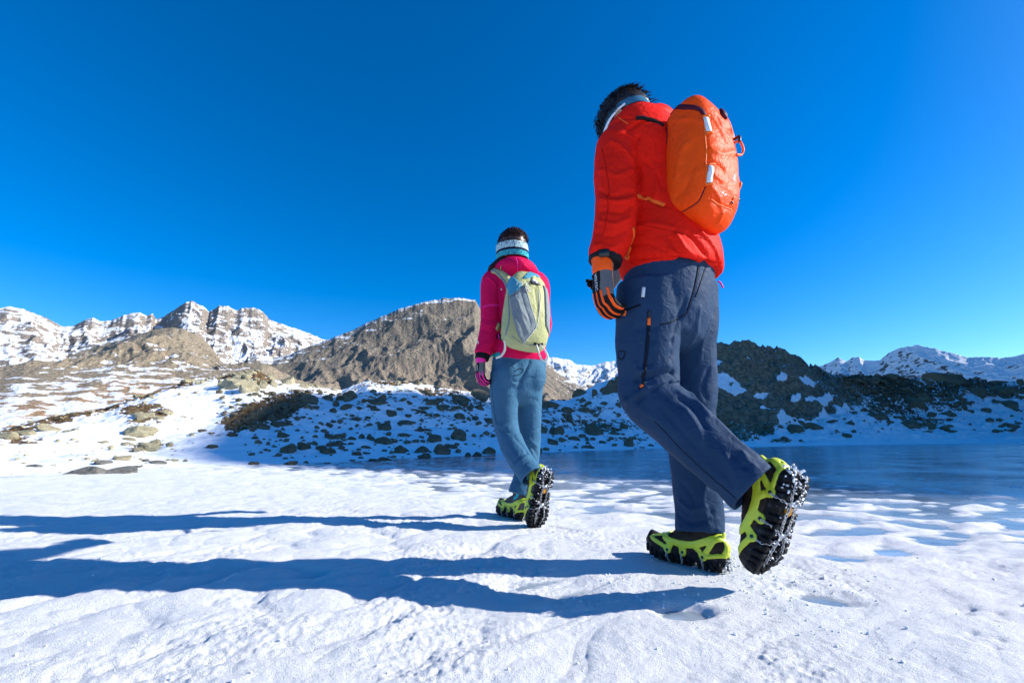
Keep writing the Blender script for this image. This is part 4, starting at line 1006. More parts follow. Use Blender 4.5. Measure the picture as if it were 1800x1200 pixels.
def hair_cap(person, L, ax, s, m, seed, tufts=900, length=.05, zmin=.070, lift=.0, vol=.0, fringe=0):
    f, l, u = ax; rnd = np.random.RandomState(seed)
    V, F = ellipsoid(L(-.012, 0, .034+lift), [f, l, u], (.106*s+vol, .085*s+vol, .100*s+vol*.8), 36, 24)
    if vol: zz = (V-L(0, 0, 0))@u/s; k_ = np.clip((zmin-.034-zz)/.02, 0, 1)[:, None]; V = V*(1-k_)+(L(-.012, 0, .034)+(V-L(-.012, 0, .034))*.90)*k_
    V = V+((fbm3(V*30, 3, seed))*.010)[:, None]*np.array([unit(v-L(-.012, 0, .034)) for v in V])
    strands = []
    for k in range(tufts):
        th = rnd.uniform(0, 2*math.pi); ph = math.acos(rnd.uniform(-.25, 1))
        n_ = f*math.sin(ph)*math.cos(th)+l*math.sin(ph)*math.sin(th)+u*math.cos(ph)
        if n_@f > .55 and n_@u < .25: continue
        p = L(-.012, 0, .034+lift)+s*(f*(n_@f)*.104+l*(n_@l)*.083+u*(n_@u)*.098)+n_*vol*.9
        dr = unit(-f*.8-u*.75*(1-max(0, n_@u))+l*.5*(n_@l)+n_*(.0 if k % 6 else .12)+rnd.randn(3)*.10)
        ln = length*s*rnd.uniform(.5, 1.25); q = p+dr*ln*.55+n_*.004; e = p+dr*ln-u*ln*.22+rnd.randn(3)*.003
        ez = (e-L(0, 0, 0))@u/s
        if ez < zmin:
            if n_@f > .35: p = p+f*.004; q = p+unit(f*.45-u*.9+rnd.randn(3)*.15)*ln*.5; e = q+unit(f*.1-u+rnd.randn(3)*.15)*ln*.6
            elif rnd.rand() < .93: continue
        w = rnd.uniform(.0010, .0024)*s
        side = unit(np.cross(dr, n_)); nv = np.array([p-side*w, p+side*w, q+side*w*.8+n_*.002, q-side*w*.8+n_*.002, e])
        strands.append((nv, [(0, 1, 2, 3), (3, 2, 4)]))
    for k in range(fringe):                              # a fringe that falls over the band in front
        a = rnd.uniform(-1.75, 1.75); n_ = f*math.cos(a)+l*math.sin(a); z0 = rnd.uniform(.055, .10)
        p = L(-.012, 0, z0)+n_*s*(.095 if abs(a) < .8 else .088)+n_*vol*.6; q = p+n_*.014-u*.028*s+rnd.randn(3)*.004; e = q-u*rnd.uniform(.02, .045)*s-n_*.004+f*rnd.uniform(-.004, .010)+rnd.randn(3)*.004
        w = rnd.uniform(.0014, .0034)*s; side = unit(np.cross(n_, u))
        strands.append((np.array([p-side*w, p+side*w, q+side*w, q-side*w, e]), [(0, 1, 2, 3), (3, 2, 4)]))
    V2, F2 = join([(V, F)]+strands)
    return link('hair', new_mesh('hair', V2, F2), m, person)

def stack(rows, h, n=40, nseg=40, **k):
    """torso-like tube: rows of (centre, half width, half depth[, exponent]); the half width runs across the heading"""
    l = np.cross(UP, h)
    return tube([r[0] for r in rows], [r[1] for r in rows], [r[2] for r in rows], l, nseg, n, **k)
def apply(me, fn):
    P = get_co(me); N = get_no(me); d = fn(P, N); set_co(me, P+N*d[:, None] if d.ndim == 1 else P+d)

# =================================================================== the man in front
H = heading(38); LFT = np.cross(UP, H); 
mz = float(snow_h(A(0.575), A(1.60))[0])
man = empty('person', (0.575, 1.60, mz), 'person in a red jacket and navy trousers striding over the ice with one heel raised', 'person', 'people walking over the frozen lake')
hc = at(1099, 221, 1.655)
# --- body, one continuous mesh under the clothes
hd, HL, HAX = head_parts(hc, unit(H*1.0-UP*.48+LFT*.14), UP+H*.45, 1.0)
neck = at(1116, 222, 1.62); hemc = at(1181, 480, 1.525); waist = at(1170, 402, 1.555); chest = at(1146, 292, 1.585); shl = at(1128, 236, 1.605)
sL = at(1087, 262, 1.50); eL = at(1083, 362, 1.42); wL = at(1064, 456, 1.395)
sR = chest+ (shl-chest)*.85 - LFT*.19; eR = sR+H*.04-UP*.27-LFT*.03; wR = eR+H*.20-UP*.12+LFT*.03
hipL = at(1142, 505, 1.475); kL0 = at(1137, 610, 1.47); kL = at(1140, 694, 1.47); mL = at(1226, 772, 1.365); aL = at(1325, 859, 1.27)
hipR = at(1206, 505, 1.585); kR0 = at(1208, 610, 1.60); kR = at(1212, 722, 1.615); mR = at(1222, 832, 1.62); aR = at(1231, 936, 1.597)
pel = at(1178, 500, 1.525)
handL = wL+unit(at(1072, 560, 1.395)-wL)*.10
# --- boots
fR = heading(37)
RB = A(aR[0]+.004, aR[1]-.010, mz+.012)+fR*.012
put_boot(man, RB, fR, UP, -1, .95, 'man')
toe = at(1349, 1001, 1.315); heel = at(1407, 836, 1.20); fL = unit(toe-heel); cdir = unit(A(0, 0, CAM_H)-(toe+heel)/2)
cp = unit(cdir-fL*(cdir@fL)); side = np.cross(fL, cp); side = side if side[0] > 0 else -side
sn = unit(cp*math.cos(R(63))+side*math.sin(R(63)))
LBOOT = heel+fL*.095-sn*.0
put_boot(man, LBOOT, fL, -sn, 1, 1.0, 'man')

ankL = LBOOT-sn*.11-fL*.02; ankR = RB+UP*.11-fR*.02
b_ = hd+[stack([(pel-UP*.05, .15, .10), (pel+UP*.06, .155, .105), (waist, .14, .10), (chest, .16, .115), (shl, .15, .09), (neck+UP*.0, .06, .06)], H, 30, 24),
    tube([sL+LFT*-.04, sL, eL, wL, handL], [.05, .05, .042, .03, .022], [.05, .05, .042, .028, .02], H, 14, 30, round_ends=(True, True)),
    tube([sR+LFT*.04, sR, eR, wR, wR+unit(wR-eR)*.09], [.05, .05, .042, .03, .022], [.05, .05, .042, .028, .02], H, 14, 30, round_ends=(True, True)),
    tube([hipL, kL0, kL, mL, mL*.3+ankL*.7, ankL], [.075, .07, .056, .054, .038, .036], [.075, .07, .056, .054, .038, .036], H, 16, 36, round_ends=(True, True)),
    tube([hipR, kR0, kR, mR, mR*.3+ankR*.7, ankR], [.075, .07, .056, .054, .038, .036], [.075, .07, .056, .054, .038, .036], H, 16, 36, round_ends=(True, True))]
me = voxel(b_, .0055); smooth_mesh(me, 2); link('body', me, M['skin'], man)

# --- trousers
tr = [stack([(at(1182, 440, 1.53), .172, .128), (at(1179, 475, 1.525), .176, .132), (at(1174, 520, 1.525), .178, .138), (at(1171, 555, 1.525), .170, .132)], H, 24, 44, round_ends=(False, True)),
      tube([hipL-LFT*-.0, at(1140, 560, 1.47), kL0, at(1140, 660, 1.47), kL, at(1182, 732, 1.425), mL, at(1275, 816, 1.315), aL], [.108, .106, .103, .099, .095, .091, .083, .074, .073], [.112, .108, .100, .095, .092, .090, .086, .078, .078], LFT, 32, 60, hollow=.05),
      tube([hipR, at(1209, 560, 1.595), kR0, at(1213, 670, 1.61), kR, at(1216, 780, 1.62), mR, at(1228, 890, 1.61), aR], [.098, .094, .089, .085, .083, .079, .076, .073, .072], [.11, .106, .098, .092, .088, .084, .080, .077, .076], LFT, 32, 60, hollow=.05)]
me = voxel(tr, .0046); smooth_mesh(me, 4)
B0 = bvh_of(me)
TF = [([(1183,655),(1150,660),(1118,668)], 7, -12), ([(1190,668),(1160,676),(1125,690),(1102,706)], 8, 9), ([(1176,672),(1150,683),(1122,704)], 5, -8),
      ([(1118,640),(1128,665),(1140,690)], 7, 6), ([(1175,640),(1140,650),(1120,652)], 7, 6), ([(1100,700),(1130,720),(1160,740)], 8, 4),
      ([(1195,690),(1240,720),(1290,770),(1330,800)], 11, 5), ([(1160,715),(1200,760),(1240,800),(1285,850)], 11, -4), ([(1290,800),(1310,820),(1318,855)], 7, -6), ([(1305,795),(1325,818),(1333,845)], 6, 6), ([(1275,800),(1290,830),(1296,860)], 7, 5), ([(1255,800),(1275,835)], 7, -4),
      ([(1205,530),(1190,570),(1180,600)], 8, -7), ([(1180,560),(1150,575),(1120,578)], 9, -4), ([(1185,590),(1165,600),(1145,610)], 8, 4), ([(1180,620),(1160,635),(1140,640)], 7, -4), ([(1230,540),(1225,570),(1215,600)], 8, 4),
      ([(1250,560),(1235,600),(1228,640)], 9, 4), ([(1200,680),(1220,700),(1245,730)], 8, 6), ([(1195,700),(1215,715),(1240,750)], 7, -6), ([(1205,720),(1222,745),(1235,775)], 7, 5), ([(1245,650),(1235,680),(1242,700)], 8, -5),
      ([(1196,880),(1215,895),(1240,890)], 7, 6), ([(1193,905),(1215,918),(1245,912)], 7, -6), ([(1197,925),(1225,935),(1262,930)], 6, 5), ([(1240,850),(1235,880),(1245,920)], 9, 5), ([(1262,860),(1250,900),(1258,940)], 9, -4), ([(1200,850),(1215,870),(1225,900)], 8, -4),
      ([(1228,465),(1222,500),(1208,545)], 4, -4), ([(1090,480),(1100,520),(1098,560)], 12, 3)]
def f_tr(P, N):
    d = 1.3*folds(P, B0, TF)
    ax1 = unit(aL-kL); ax2 = unit(kR-hipR)
    d += .0045*wrinkle(P, A(0, 0, 1), 26, 9, 81)*near(P, kL, .11)+.0035*wrinkle(P, ax1, 22, 9, 82)*near(P, aL, .13)
    d += .0042*wrinkle(P, A(0, 0, 1), 24, 9, 83)*near(P, kR, .14)+.0048*wrinkle(P, A(.1, 0, 1), 26, 9, 84)*near(P, aR, .14)
    d += .0035*wrinkle(P, A(.3, .1, 1), 18, 8, 85)*near(P, at(1190, 560, 1.5), .16)
    d += .004*fbm3(P*7, 3, 86)+.0016*fbm3(P*22, 2, 87)
    return d
apply(me, f_tr); smooth_mesh(me, 1)
TB = bvh_of(me); trousers = link('trousers', me, M['navy'], man)
def zip_line(pts, w=5, m='navy_dark', name='zip', th=.0022, n=28, par=None, bvh=None):
    c = [hit(x, y, bvh or TB) for x, y in pts]; d = np.linalg.norm(c[0]-A(0, 0, CAM_H))
    V, F = ribbon(c, bvh or TB, w/FPX*d, th, n); return link(name, new_mesh(name, V, F), M[m], par or trousers)
zip_line([(1141,548),(1139,590),(1134,640),(1130,676)], 6)
zip_line([(1126,536),(1112,541),(1094,551)], 4)
zip_line([(1136,640),(1130,676),(1123,684)], 3, 'black')
zip_line([(1141,559),(1140.5,571)], 5, 'orange_trim', 'zip_pull', .005, 6); zip_line([(1100,546),(1097,555)], 5, 'orange_trim', 'zip_pull', .005, 6)
zip_line([(1131,676),(1126,680)], 4.5, 'orange_trim', 'zip_pull', .005, 6)
zip_line([(1141,546),(1141,558)], 3.5, 'plastic', 'zip_slider', .0045, 6)
zip_line([(1132,505),(1130,522)], 5.5, 'tab', 'reflective_tab', .003, 8)
zip_line([(1228,467),(1222,500),(1212,535),(1207,552)], 2.0, 'navy_dark', 'seam', .0016)
zip_line([(1241,467),(1232,495),(1222,522)], 1.8, 'navy_dark', 'seam', .0016)
zip_line([(1207,552),(1180,566),(1160,570)], 1.8, 'navy_dark', 'seam', .0016)
zip_line([(1150,740),(1200,792),(1250,838),(1296,878)], 1.3, 'navy_dark', 'seam', .0016)
zip_line([(1196,936),(1230,944),(1263,943)], 1.6, 'navy_dark', 'seam', .0016)
for lg in ([(1090,617),(1098,618),(1097,627),(1092,632),(1088,628)], [(1088,616),(1087,631)]): zip_line(lg, 2.4, 'navy_dark', 'leg_emblem', .0016, 12)
for x, y in ((1258.5, 566), (1269.5, 497)):
    d_ = 1.60 if y > 520 else 1.56; p = at(x-3, y, d_); q = at(x+1.5, y+9, d_); V, F = cord([p+A(-.01, 0, .005), p, q], .0032, 8, 6)
    link('zip_pull', new_mesh('zip_pull', V, F), M['orange_trim'] if y > 520 else M['pink'], trousers)

# --- jacket
col0 = at(1110, 284, 1.615); col1 = at(1092, 279, 1.65)
ja = [stack([(at(1182, 486, 1.525), .186, .150), (at(1180, 472, 1.527), .197, .160), (at(1176, 440, 1.54), .198, .160), (waist, .188, .150), (at(1158, 345, 1.572), .186, .142), (chest, .200, .148), (at(1136, 258, 1.597), .195, .135), (shl, .165, .118), (at(1120, 226, 1.62), .10, .09)], H, 56, 52, exp=2.15, round_ends=(False, True)),
      tube([sL-LFT*.07+UP*.02, sL-LFT*.01+UP*.005, at(1082, 310, 1.455), eL, at(1078, 410, 1.405), wL+(eL-wL)*.13, wL-(eL-wL)*.02], [.080, .084, .073, .069, .064, .056, .050], [.082, .086, .076, .072, .066, .058, .052], H, 32, 50, hollow=.03),
      tube([sR+LFT*.07+UP*.02, sR, (sR+eR)/2, eR, (eR+wR)/2, wR], [.080, .084, .073, .069, .062, .052], [.082, .086, .076, .072, .064, .054], H, 28, 40, hollow=.03),
      # stand-up collar and folded hood
      tube([at(1122, 294, 1.60), col0, at(1100, 281, 1.635), col1, col1+unit(col1-col0)*.020], [.13, .124, .120, .116, .106], [.145, .138, .132, .126, .112], LFT, 40, 20, hollow=.05)]
hp = [at(1072, 252, 1.52), at(1105, 232, 1.555), at(1138, 211, 1.585), at(1166, 207, 1.66), at(1185, 226, 1.74)]
ja.append(tube(hp, [.020, .035, .050, .045, .025], [.028, .040, .050, .046, .030], UP, 20, 26, round_ends=(True, True)))
me = voxel(ja, .0046); smooth_mesh(me, 4)
B0 = bvh_of(me)
JF = [([(1055,300),(1085,310),(1110,300)], 9, 4), ([(1052,335),(1080,345),(1112,338)], 8, -5), ([(1058,352),(1085,356),(1112,350)], 7, 6), ([(1056,372),(1090,374),(1110,362)], 8, -5), ([(1055,390),(1080,396),(1106,384)], 7, 5), ([(1050,410),(1075,416),(1100,405)], 8, -4), ([(1046,432),(1070,436),(1092,428)], 7, 4),
      ([(1116,270),(1122,310),(1120,350)], 8, -9), ([(1122,240),(1114,262),(1116,290)], 7, -6), ([(1075,250),(1095,262),(1110,285)], 9, 5),
      ([(1130,345),(1150,355),(1168,362)], 5, -9), ([(1120,400),(1150,395),(1180,402)], 11, 5), ([(1110,430),(1140,428),(1170,440)], 10, -4), ([(1188,415),(1205,440),(1230,460)], 9, 8), ([(1210,412),(1235,440),(1240,462)], 8, -7), ([(1230,408),(1250,430),(1262,455)], 8, 6), ([(1175,437),(1190,446),(1205,450)], 6, 5), ([(1150,300),(1155,330),(1150,350)], 12, 4), ([(1130,280),(1150,300),(1165,330)], 10, -4),
      ([(1180,420),(1192,445),(1198,462)], 7, -5), ([(1110,455),(1150,452),(1200,455),(1265,464)], 6, -7), ([(1105,226),(1130,212),(1160,216),(1180,236)], 5, -14), ([(1060,222),(1085,214),(1110,208)], 5, -4)]
def f_ja(P, N):
    d = 1.6*folds(P, B0, JF)
    hz = np.exp(-((P[:, 2]-(hemc[2]-.012))/.028)**2)
    armmask = np.clip(1-seg_dist(P, np.array([sL, eL, wL]))/.12, 0, 1)
    rnd = perlin3(np.stack([np.arctan2((P-hemc)@LFT, (P-hemc)@H)*13, P[:, 2]*3, P[:, 0]*0], 1), 5)
    d += hz*.0022*rnd*(armmask < .2)
    d += armmask*(.0048*wrinkle(P, wL-sL, 24, 7, 92)+.0022*wrinkle(P, wL-sL, 52, 14, 93))
    d += (1-armmask)*(.0035*wrinkle(P, A(.5, .1, 1), 12, 6, 94))+.0035*fbm3(P*8, 3, 95)+.0012*fbm3(P*26, 2, 96)
    return d
apply(me, f_ja); smooth_mesh(me, 1)
JB = bvh_of(me); jacket = link('jacket', me, M['red'], man)
zip_line([(1113,400),(1106,440),(1103,456)], 7, 'orange_trim', 'hanging_strap', .004, 14, jacket, JB)
zip_line([(1101,450),(1106,454)], 8, 'orange_trim', 'strap_end', .007, 6, jacket, JB)
zip_line([(1087,206),(1096,213),(1104,218)], 1.5, 'orange_trim', 'seam', .0015, 10, jacket, JB)
zip_line([(1084,234),(1115,248),(1120,275),(1122,330)], 1.6, 'red', 'seam', .0025, 24, jacket, JB)
zip_line([(1058,262),(1066,300),(1068,350),(1062,405),(1054,446)], 1.2, 'seam_red', 'seam', .0014, 36, jacket, JB)
zip_line([(1125,395),(1160,402),(1200,412),(1245,420)], 1.2, 'seam_red', 'seam', .0014, 30, jacket, JB)
zip_line([(1108,462),(1150,466),(1200,466),(1262,470)], 1.2, 'seam_red', 'seam', .0014, 36, jacket, JB)
zip_line([(1042,448),(1064,453),(1086,446)], 1.2, 'seam_red', 'seam', .0014, 16, jacket, JB)
# --- head things
hair_cap(man, HL, HAX, 1.02, M['hair'], 3, tufts=2600, length=.036, zmin=.052, lift=.006, vol=.006, fringe=700)
hb = []
for k in range(49):
    a = 2*math.pi*k/48; hb.append(HL(-.010+.107*math.cos(a), .0875*math.sin(a), .026+.010*math.cos(a)))
V, F = tube(hb, .033, .004, HAX[2], 14, 96); 
band = link('headband', new_mesh('headband', V, F), M['band_blue'], man); 
gl = [HL(-.055, .086, -.004), HL(-.02, .091, -.004), HL(.03, .090, -.014), HL(.085, .075, -.036), HL(.100, .070, -.046)]
V, F = tube(gl, [.0055, .006, .007, .009, .011], [.003]*5, HAX[2], 10, 24, round_ends=(True, True)); sg = link('sunglasses', new_mesh('sunglasses', V, F), M['white'], man)
V, F = join([tube([HL(.098, q*.066, -.020), HL(.115, q*.036, -.018), HL(.117, q*.012, -.016)], [.018, .022, .016], [.003]*3, HAX[2], 12, 10, round_ends=(True, True)) for q in (-1, 1)])
link('lens', new_mesh('lens', V, F), M['plastic'], sg)
# --- watch and glove
wd = unit(wL-eL)
V, F = tube([wL-wd*.008, wL+wd*.014], [.0535, .051], [.0555, .053], H, 28, 6, exp=2.1); link('wrist_band', new_mesh('wrist_band', V, F), M['black'], man)
V, F = join([box(wL+wd*.001+unit(-H*.6-LFT*-.8)*.057, [unit(H*.8+LFT*.6), unit(-H*.6+LFT*.8), UP], (.016, .004, .012))]); link('buckle', new_mesh('buckle', V, F), M['plastic'], man)
put_glove(man, wL+wd*.050, unit(at(1068, 560, 1.395)-at(1063, 480, 1.395)), A(-.86, -.42, 0), H, 1.0, dict(grey=M['grey_glove'], trim=M['neon']), 'VESTEC', 1.05)
put_glove(man, wR+unit(wR-eR)*.055, unit(wR-eR), -LFT, UP*.3+H, 1.04, dict(grey=M['grey_glove'], trim=M['neon']))

# --- his rucksack: a thing of its own on his back

def poly_mask(P, N, poly):
    """faces whose place in the photograph lies inside the outline, on the near side"""
    px, py = project(P); ins = np.zeros(len(P), bool); j = len(poly)-1
    for i in range(len(poly)):
        xi, yi = poly[i]; xj, yj = poly[j]
        c = ((yi > py) != (yj > py)) & (px < (xj-xi)*(py-yi)/(yj-yi+1e-12)+xi); ins ^= c; j = i
    return ins
def panel(me, poly, offset, name, m, parent, bvh):
    def keep(C):
        ok = poly_mask(C, None, poly); out = np.zeros(len(C), bool)
        for i in np.nonzero(ok)[0]:
            l, nr, k, d = bvh.find_nearest(Vector(C[i])); out[i] = (np.array(nr)@(C[i]-A(0, 0, CAM_H))) < 0
        return out
    pm = patch(me, keep, offset, smooth=10); return link(name, pm, m, parent)
def sack(base, up, lat, rows, exp, n=44):
    """rucksack body: rows of (height, shift outwards, half width, half depth)"""
    pu = unit(up); pr = unit(np.asarray(lat)-pu*np.dot(lat, pu)); po = np.cross(pu, pr); po = po if po[1] < 0 else -po
    P = [np.asarray(base)+pu*z+po*y for z, y, a, b in rows]
    V, F = tube(P, [r[2] for r in rows], [r[3] for r in rows], pr, 56, n, exp=exp)
    return (V, F), pu, pr, po
pb = at(1231, 398, 1.415); pt = at(1229, 204, 1.45)
ph = np.linalg.norm(pt-pb)
rows = [(0, -.015, .045, .040), (.015*ph*2, -.008, .085, .066), (.10*ph, .000, .108, .080), (.24*ph, .008, .121, .090), (.42*ph, .010, .126, .092), (.62*ph, .008, .126, .090), (.78*ph, .003, .122, .085), (.91*ph, -.003, .118, .080), (.97*ph, -.010, .106, .066), (1.0*ph, -.015, .075, .044)]

body_, pu, pr_, po = sack(pb, pt-pb, -LFT, rows, 3.3)
pack = empty('backpack', tuple(pb), 'orange rucksack with pale tabs on the back of the person in red', 'backpack', 'rucksacks the two walkers carry')
lid = tube([pt-pu*.072-pr_*.080+po*.0, pt-pu*.058-po*.0, pt-pu*.066+pr_*.080], [.072, .080, .072], [.042, .046, .044], po, 24, 16, round_ends=(True, True))
me = voxel([body_, lid], .0044); smooth_mesh(me, 4); B0 = bvh_of(me)
PF = [([(1238,205),(1243,260),(1242,330)], 4, -3.5), ([(1240,330),(1225,356),(1195,374)], 4, -3.5), ([(1248,348),(1265,360),(1288,370)], 4, -3), ([(1245,285),(1262,290),(1272,300)], 9, -7), ([(1248,262),(1268,272),(1290,268)], 12, 6), ([(1243,300),(1258,310),(1268,318)], 8, 5), ([(1205,255),(1195,280),(1190,310)], 14, 5), ([(1215,300),(1205,330),(1190,345)], 12, -4),
      ([(1262,205),(1272,225),(1285,232)], 8, -7), ([(1250,205),(1265,230),(1275,250)], 9, 6), ([(1278,205),(1282,222),(1296,240)], 8, 6), ([(1175,215),(1200,210),(1235,214)], 8, 4), ([(1250,330),(1262,345),(1268,365)], 9, 4), ([(1190,385),(1215,392),(1250,390)], 9, -4), ([(1176,362),(1195,385),(1225,400)], 6, -5), ([(1270,375),(1262,390),(1250,400)], 8, 5)]
def f_pk(P, N):
    return folds(P, B0, PF)+.0038*fbm3(P*9, 3, 121)+.0042*wrinkle(P, A(.3, .2, 1), 14, 8, 122)*.6+.0012*fbm3(P*30, 2, 123)
apply(me, f_pk); smooth_mesh(me, 1)
KB = bvh_of(me); sackbody = link('main_compartment', me, M['orange'], pack)
def pk(name, pts, w, m, th=.003, n=20, par=None): return zip_line(pts, w, m, name, th, n, par or sackbody, KB)
pk('zip', [(1174,198),(1186,192),(1205,189),(1222,190),(1233,195),(1237,202)], 7.5, 'maroon', .0035, 30)
pk('seam', [(1237,206),(1241,262),(1240,325)], 1.8, 'orange_trim'); pk('seam', [(1240,328),(1226,356),(1196,374)], 1.6, 'maroon', .0015); pk('seam', [(1248,350),(1266,361),(1286,369)], 1.8, 'orange_trim')
for a, b in (((1240.5,208),(1246,232)), ((1249.5,293),(1246.5,322))):
    pk('loop_tab', [a, ((a[0]+b[0])/2, (a[1]+b[1])/2), b], 8.5, 'tab', .006, 10)
    for q, dy in ((a, -2.5), (b, 2.5)): pk('bar_tack', [(q[0]-6, q[1]+dy+.6), (q[0]+6, q[1]+dy-.6)], 3.6, 'orange_trim', .0062, 6)
pk('top_tab', [(1271,195),(1271,206)], 12, 'maroon', .010, 6)
pk('lettering', [(1268,338),(1272,340.5)], 2.0, 'white', .001, 6); pk('lettering', [(1273.4,341.2),(1277,343)], 2.0, 'white', .001, 6)
pk('reflective_print', [(1291,308),(1290,318)], 5, 'tab', .001, 6)
pk('side_zip', [(1169,205),(1167,250),(1167,300),(1168,350)], 2.6, 'maroon', .002, 24)
pk('zip_pull', [(1171,226),(1166,243)], 4.5, 'orange_trim', .006, 6); pk('strap_buckle', [(1165.5,245),(1165,262)], 6, 'plastic', .008, 6)
def rim(px, py, d, out): return at(px, py, d)
V, F = cord([hit(1294,250,KB), at(1300,248,1.405), at(1306.5,262,1.405), at(1303,272,1.405), hit(1294,272,KB)], .0042, 26); link('gear_loop', new_mesh('gear_loop', V, F), M['orange_trim'], pack)
V, F = cord([hit(1294,246,KB), at(1299,240,1.405), at(1300,250,1.405)], .005, 10); link('toggle', new_mesh('toggle', V, F), M['plastic'], pack)
V, F = cord([hit(1288,350,KB), at(1296,330,1.405), at(1302,321,1.405), at(1300,330,1.405), at(1290,350,1.405)], .0045, 26); link('gear_loop', new_mesh('gear_loop', V, F), M['orange_trim'], pack)
V, F = cord([hit(1285,357,KB), at(1290,355,1.405), at(1299,350,1.405)], .0062, 10); link('toggle', new_mesh('toggle', V, F), M['plastic'], pack)
V, F = cord([hit(1284,358,KB), at(1291,364,1.405)], .004, 8); link('strap_end', new_mesh('strap_end', V, F), M['orange_trim'], pack)
V, F = ribbon([hit(1120,342,JB), hit(1143,351,JB), hit(1168,361,JB)], JB, .014, .004, 20); link('waist_strap', new_mesh('waist_strap', V, F), M['orange_trim'], pack)
pk('compression_strap', [(1168,350),(1172,366),(1182,380)], 6, 'orange_trim', .004, 12)
V, F = ribbon([hit(1166,222,JB), hit(1150,213,JB), hit(1132,208,JB), hit(1118,209,JB)], JB, .016, .006, 24); link('shoulder_strap', new_mesh('shoulder_strap', V, F), M['black'], pack)  # no real strap: black strip paints the shaded gap between hood and pack
# straps over the front of his shoulders
for q in (1, -1):
    p0 = shl+LFT*.11*q+UP*.05; V, F = ribbon([chest+H*.17+LFT*.09*q+UP*.09, chest+H*.18+LFT*.10*q, waist+H*.16+LFT*.12*q], JB, .05, .009, 40)
    link('shoulder_strap', new_mesh('shoulder_strap', V, F), M['black'], pack)

# =================================================================== the woman further off
H2 = heading(24); L2 = np.cross(UP, H2)
wz = float(snow_h(A(0.045), A(2.50))[0])
wom = empty('person', (0.045, 2.50, wz), 'person in a pink jacket and blue trousers walking ahead over the ice', 'person', 'people walking over the frozen lake')
s2 = .90
hc2 = at(898.5, 442, 2.51)
hd, WL, WAX = head_parts(hc2, unit(H2*1.0-UP*.10+L2*.1), UP, s2)
neck2 = at(902, 461, 2.5); shl2 = at(906, 484, 2.485); chest2 = at(909, 525, 2.47); waist2 = at(913, 580, 2.44); hem2 = at(915, 622, 2.42)
sl = at(866, 496, 2.42); el = at(862, 566, 2.375); wl = at(849, 622, 2.345)
sr = at(945, 500, 2.55); er = at(953, 570, 2.58); wr = at(944, 612, 2.66)
hl = at(889, 655, 2.385); kl0 = at(887, 702, 2.38); kl = at(890, 752, 2.375); ml = at(908, 796, 2.30); al = at(936, 838, 2.215)
hr = at(930, 655, 2.465); kr0 = at(930, 702, 2.475); kr = at(931, 758, 2.49); mr_ = at(927, 815, 2.50); ar = at(913, 870, 2.485)
# boots
f2r = heading(32); RB2 = A(ar[0], ar[1], wz+.012)+f2r*.012
put_boot(wom, RB2, f2r, UP, -1, .90, 'woman')
toe = at(946, 918, 2.215); heel = at(962, 828, 2.165); f2 = unit(toe-heel); cdir = unit(A(0, 0, CAM_H)-(toe+heel)/2)
cp = unit(cdir-f2*(cdir@f2)); side = np.cross(f2, cp); side = side if side[0] > 0 else -side
sn2 = unit(cp*math.cos(R(36))+side*math.sin(R(36)))
LB2 = heel+f2*.085
put_boot(wom, LB2, f2, -sn2, 1, .92, 'woman')
ankl = LB2-sn2*.10-f2*.02; ankr = RB2+UP*.10-f2r*.02
b_ = hd+[stack([(hem2-UP*.12, .13, .09), (hem2, .135, .095), (waist2, .105, .085), (chest2, .13, .095), (shl2, .12, .075), (neck2, .05, .05)], H2, 30, 24),
    tube([sl-L2*.03, sl, el, wl, wl+(wl-el)*.32], [.042, .042, .034, .024, .018], [.042, .042, .034, .024, .018], H2, 14, 30, round_ends=(True, True)),
    tube([sr+L2*.03, sr, er, wr, wr+unit(wr-er)*.06], [.042, .042, .034, .024, .018], [.042, .042, .034, .024, .018], H2, 14, 30, round_ends=(True, True)),
    tube([hl, kl0, kl, ml, ml*.3+ankl*.7, ankl], [.066, .062, .046, .044, .032, .03], [.066, .062, .046, .044, .032, .03], H2, 16, 36, round_ends=(True, True)),
    tube([hr, kr0, kr, mr_, mr_*.3+ankr*.7, ankr], [.066, .062, .046, .044, .032, .03], [.066, .062, .046, .044, .032, .03], H2, 16, 36, round_ends=(True, True))]
me = voxel(b_, .0055); smooth_mesh(me, 2); link('body', me, M['skin'], wom)
# trousers
pv = at(912, 655, 2.425)
tr = [stack([(at(914, 610, 2.43), .140, .105), (at(913, 632, 2.425), .150, .115), (pv, .152, .122), (at(911, 676, 2.425), .14, .112)], H2, 20, 40, round_ends=(False, True)),
      tube([hl, at(888, 680, 2.38), kl0, at(887, 730, 2.38), kl, at(898, 775, 2.34), ml, at(922, 818, 2.25), al], [.082, .080, .075, .066, .062, .062, .061, .059, .060], [.092, .086, .077, .068, .063, .062, .061, .059, .060], L2, 28, 54, hollow=.04),
      tube([hr, at(930, 680, 2.47), kr0, at(931, 732, 2.485), kr, at(930, 788, 2.50), mr_, at(920, 845, 2.495), ar], [.080, .077, .071, .063, .059, .060, .060, .059, .062], [.090, .082, .074, .065, .060, .060, .060, .059, .062], L2, 28, 54, hollow=.04),
      ellipsoid(at(897, 656, 2.335), [L2, H2, UP], (.070, .056, .090)), ellipsoid(at(938, 660, 2.385), [L2, H2, UP], (.070, .056, .090))]
me = voxel(tr, .0046); smooth_mesh(me, 16); B0 = bvh_of(me)
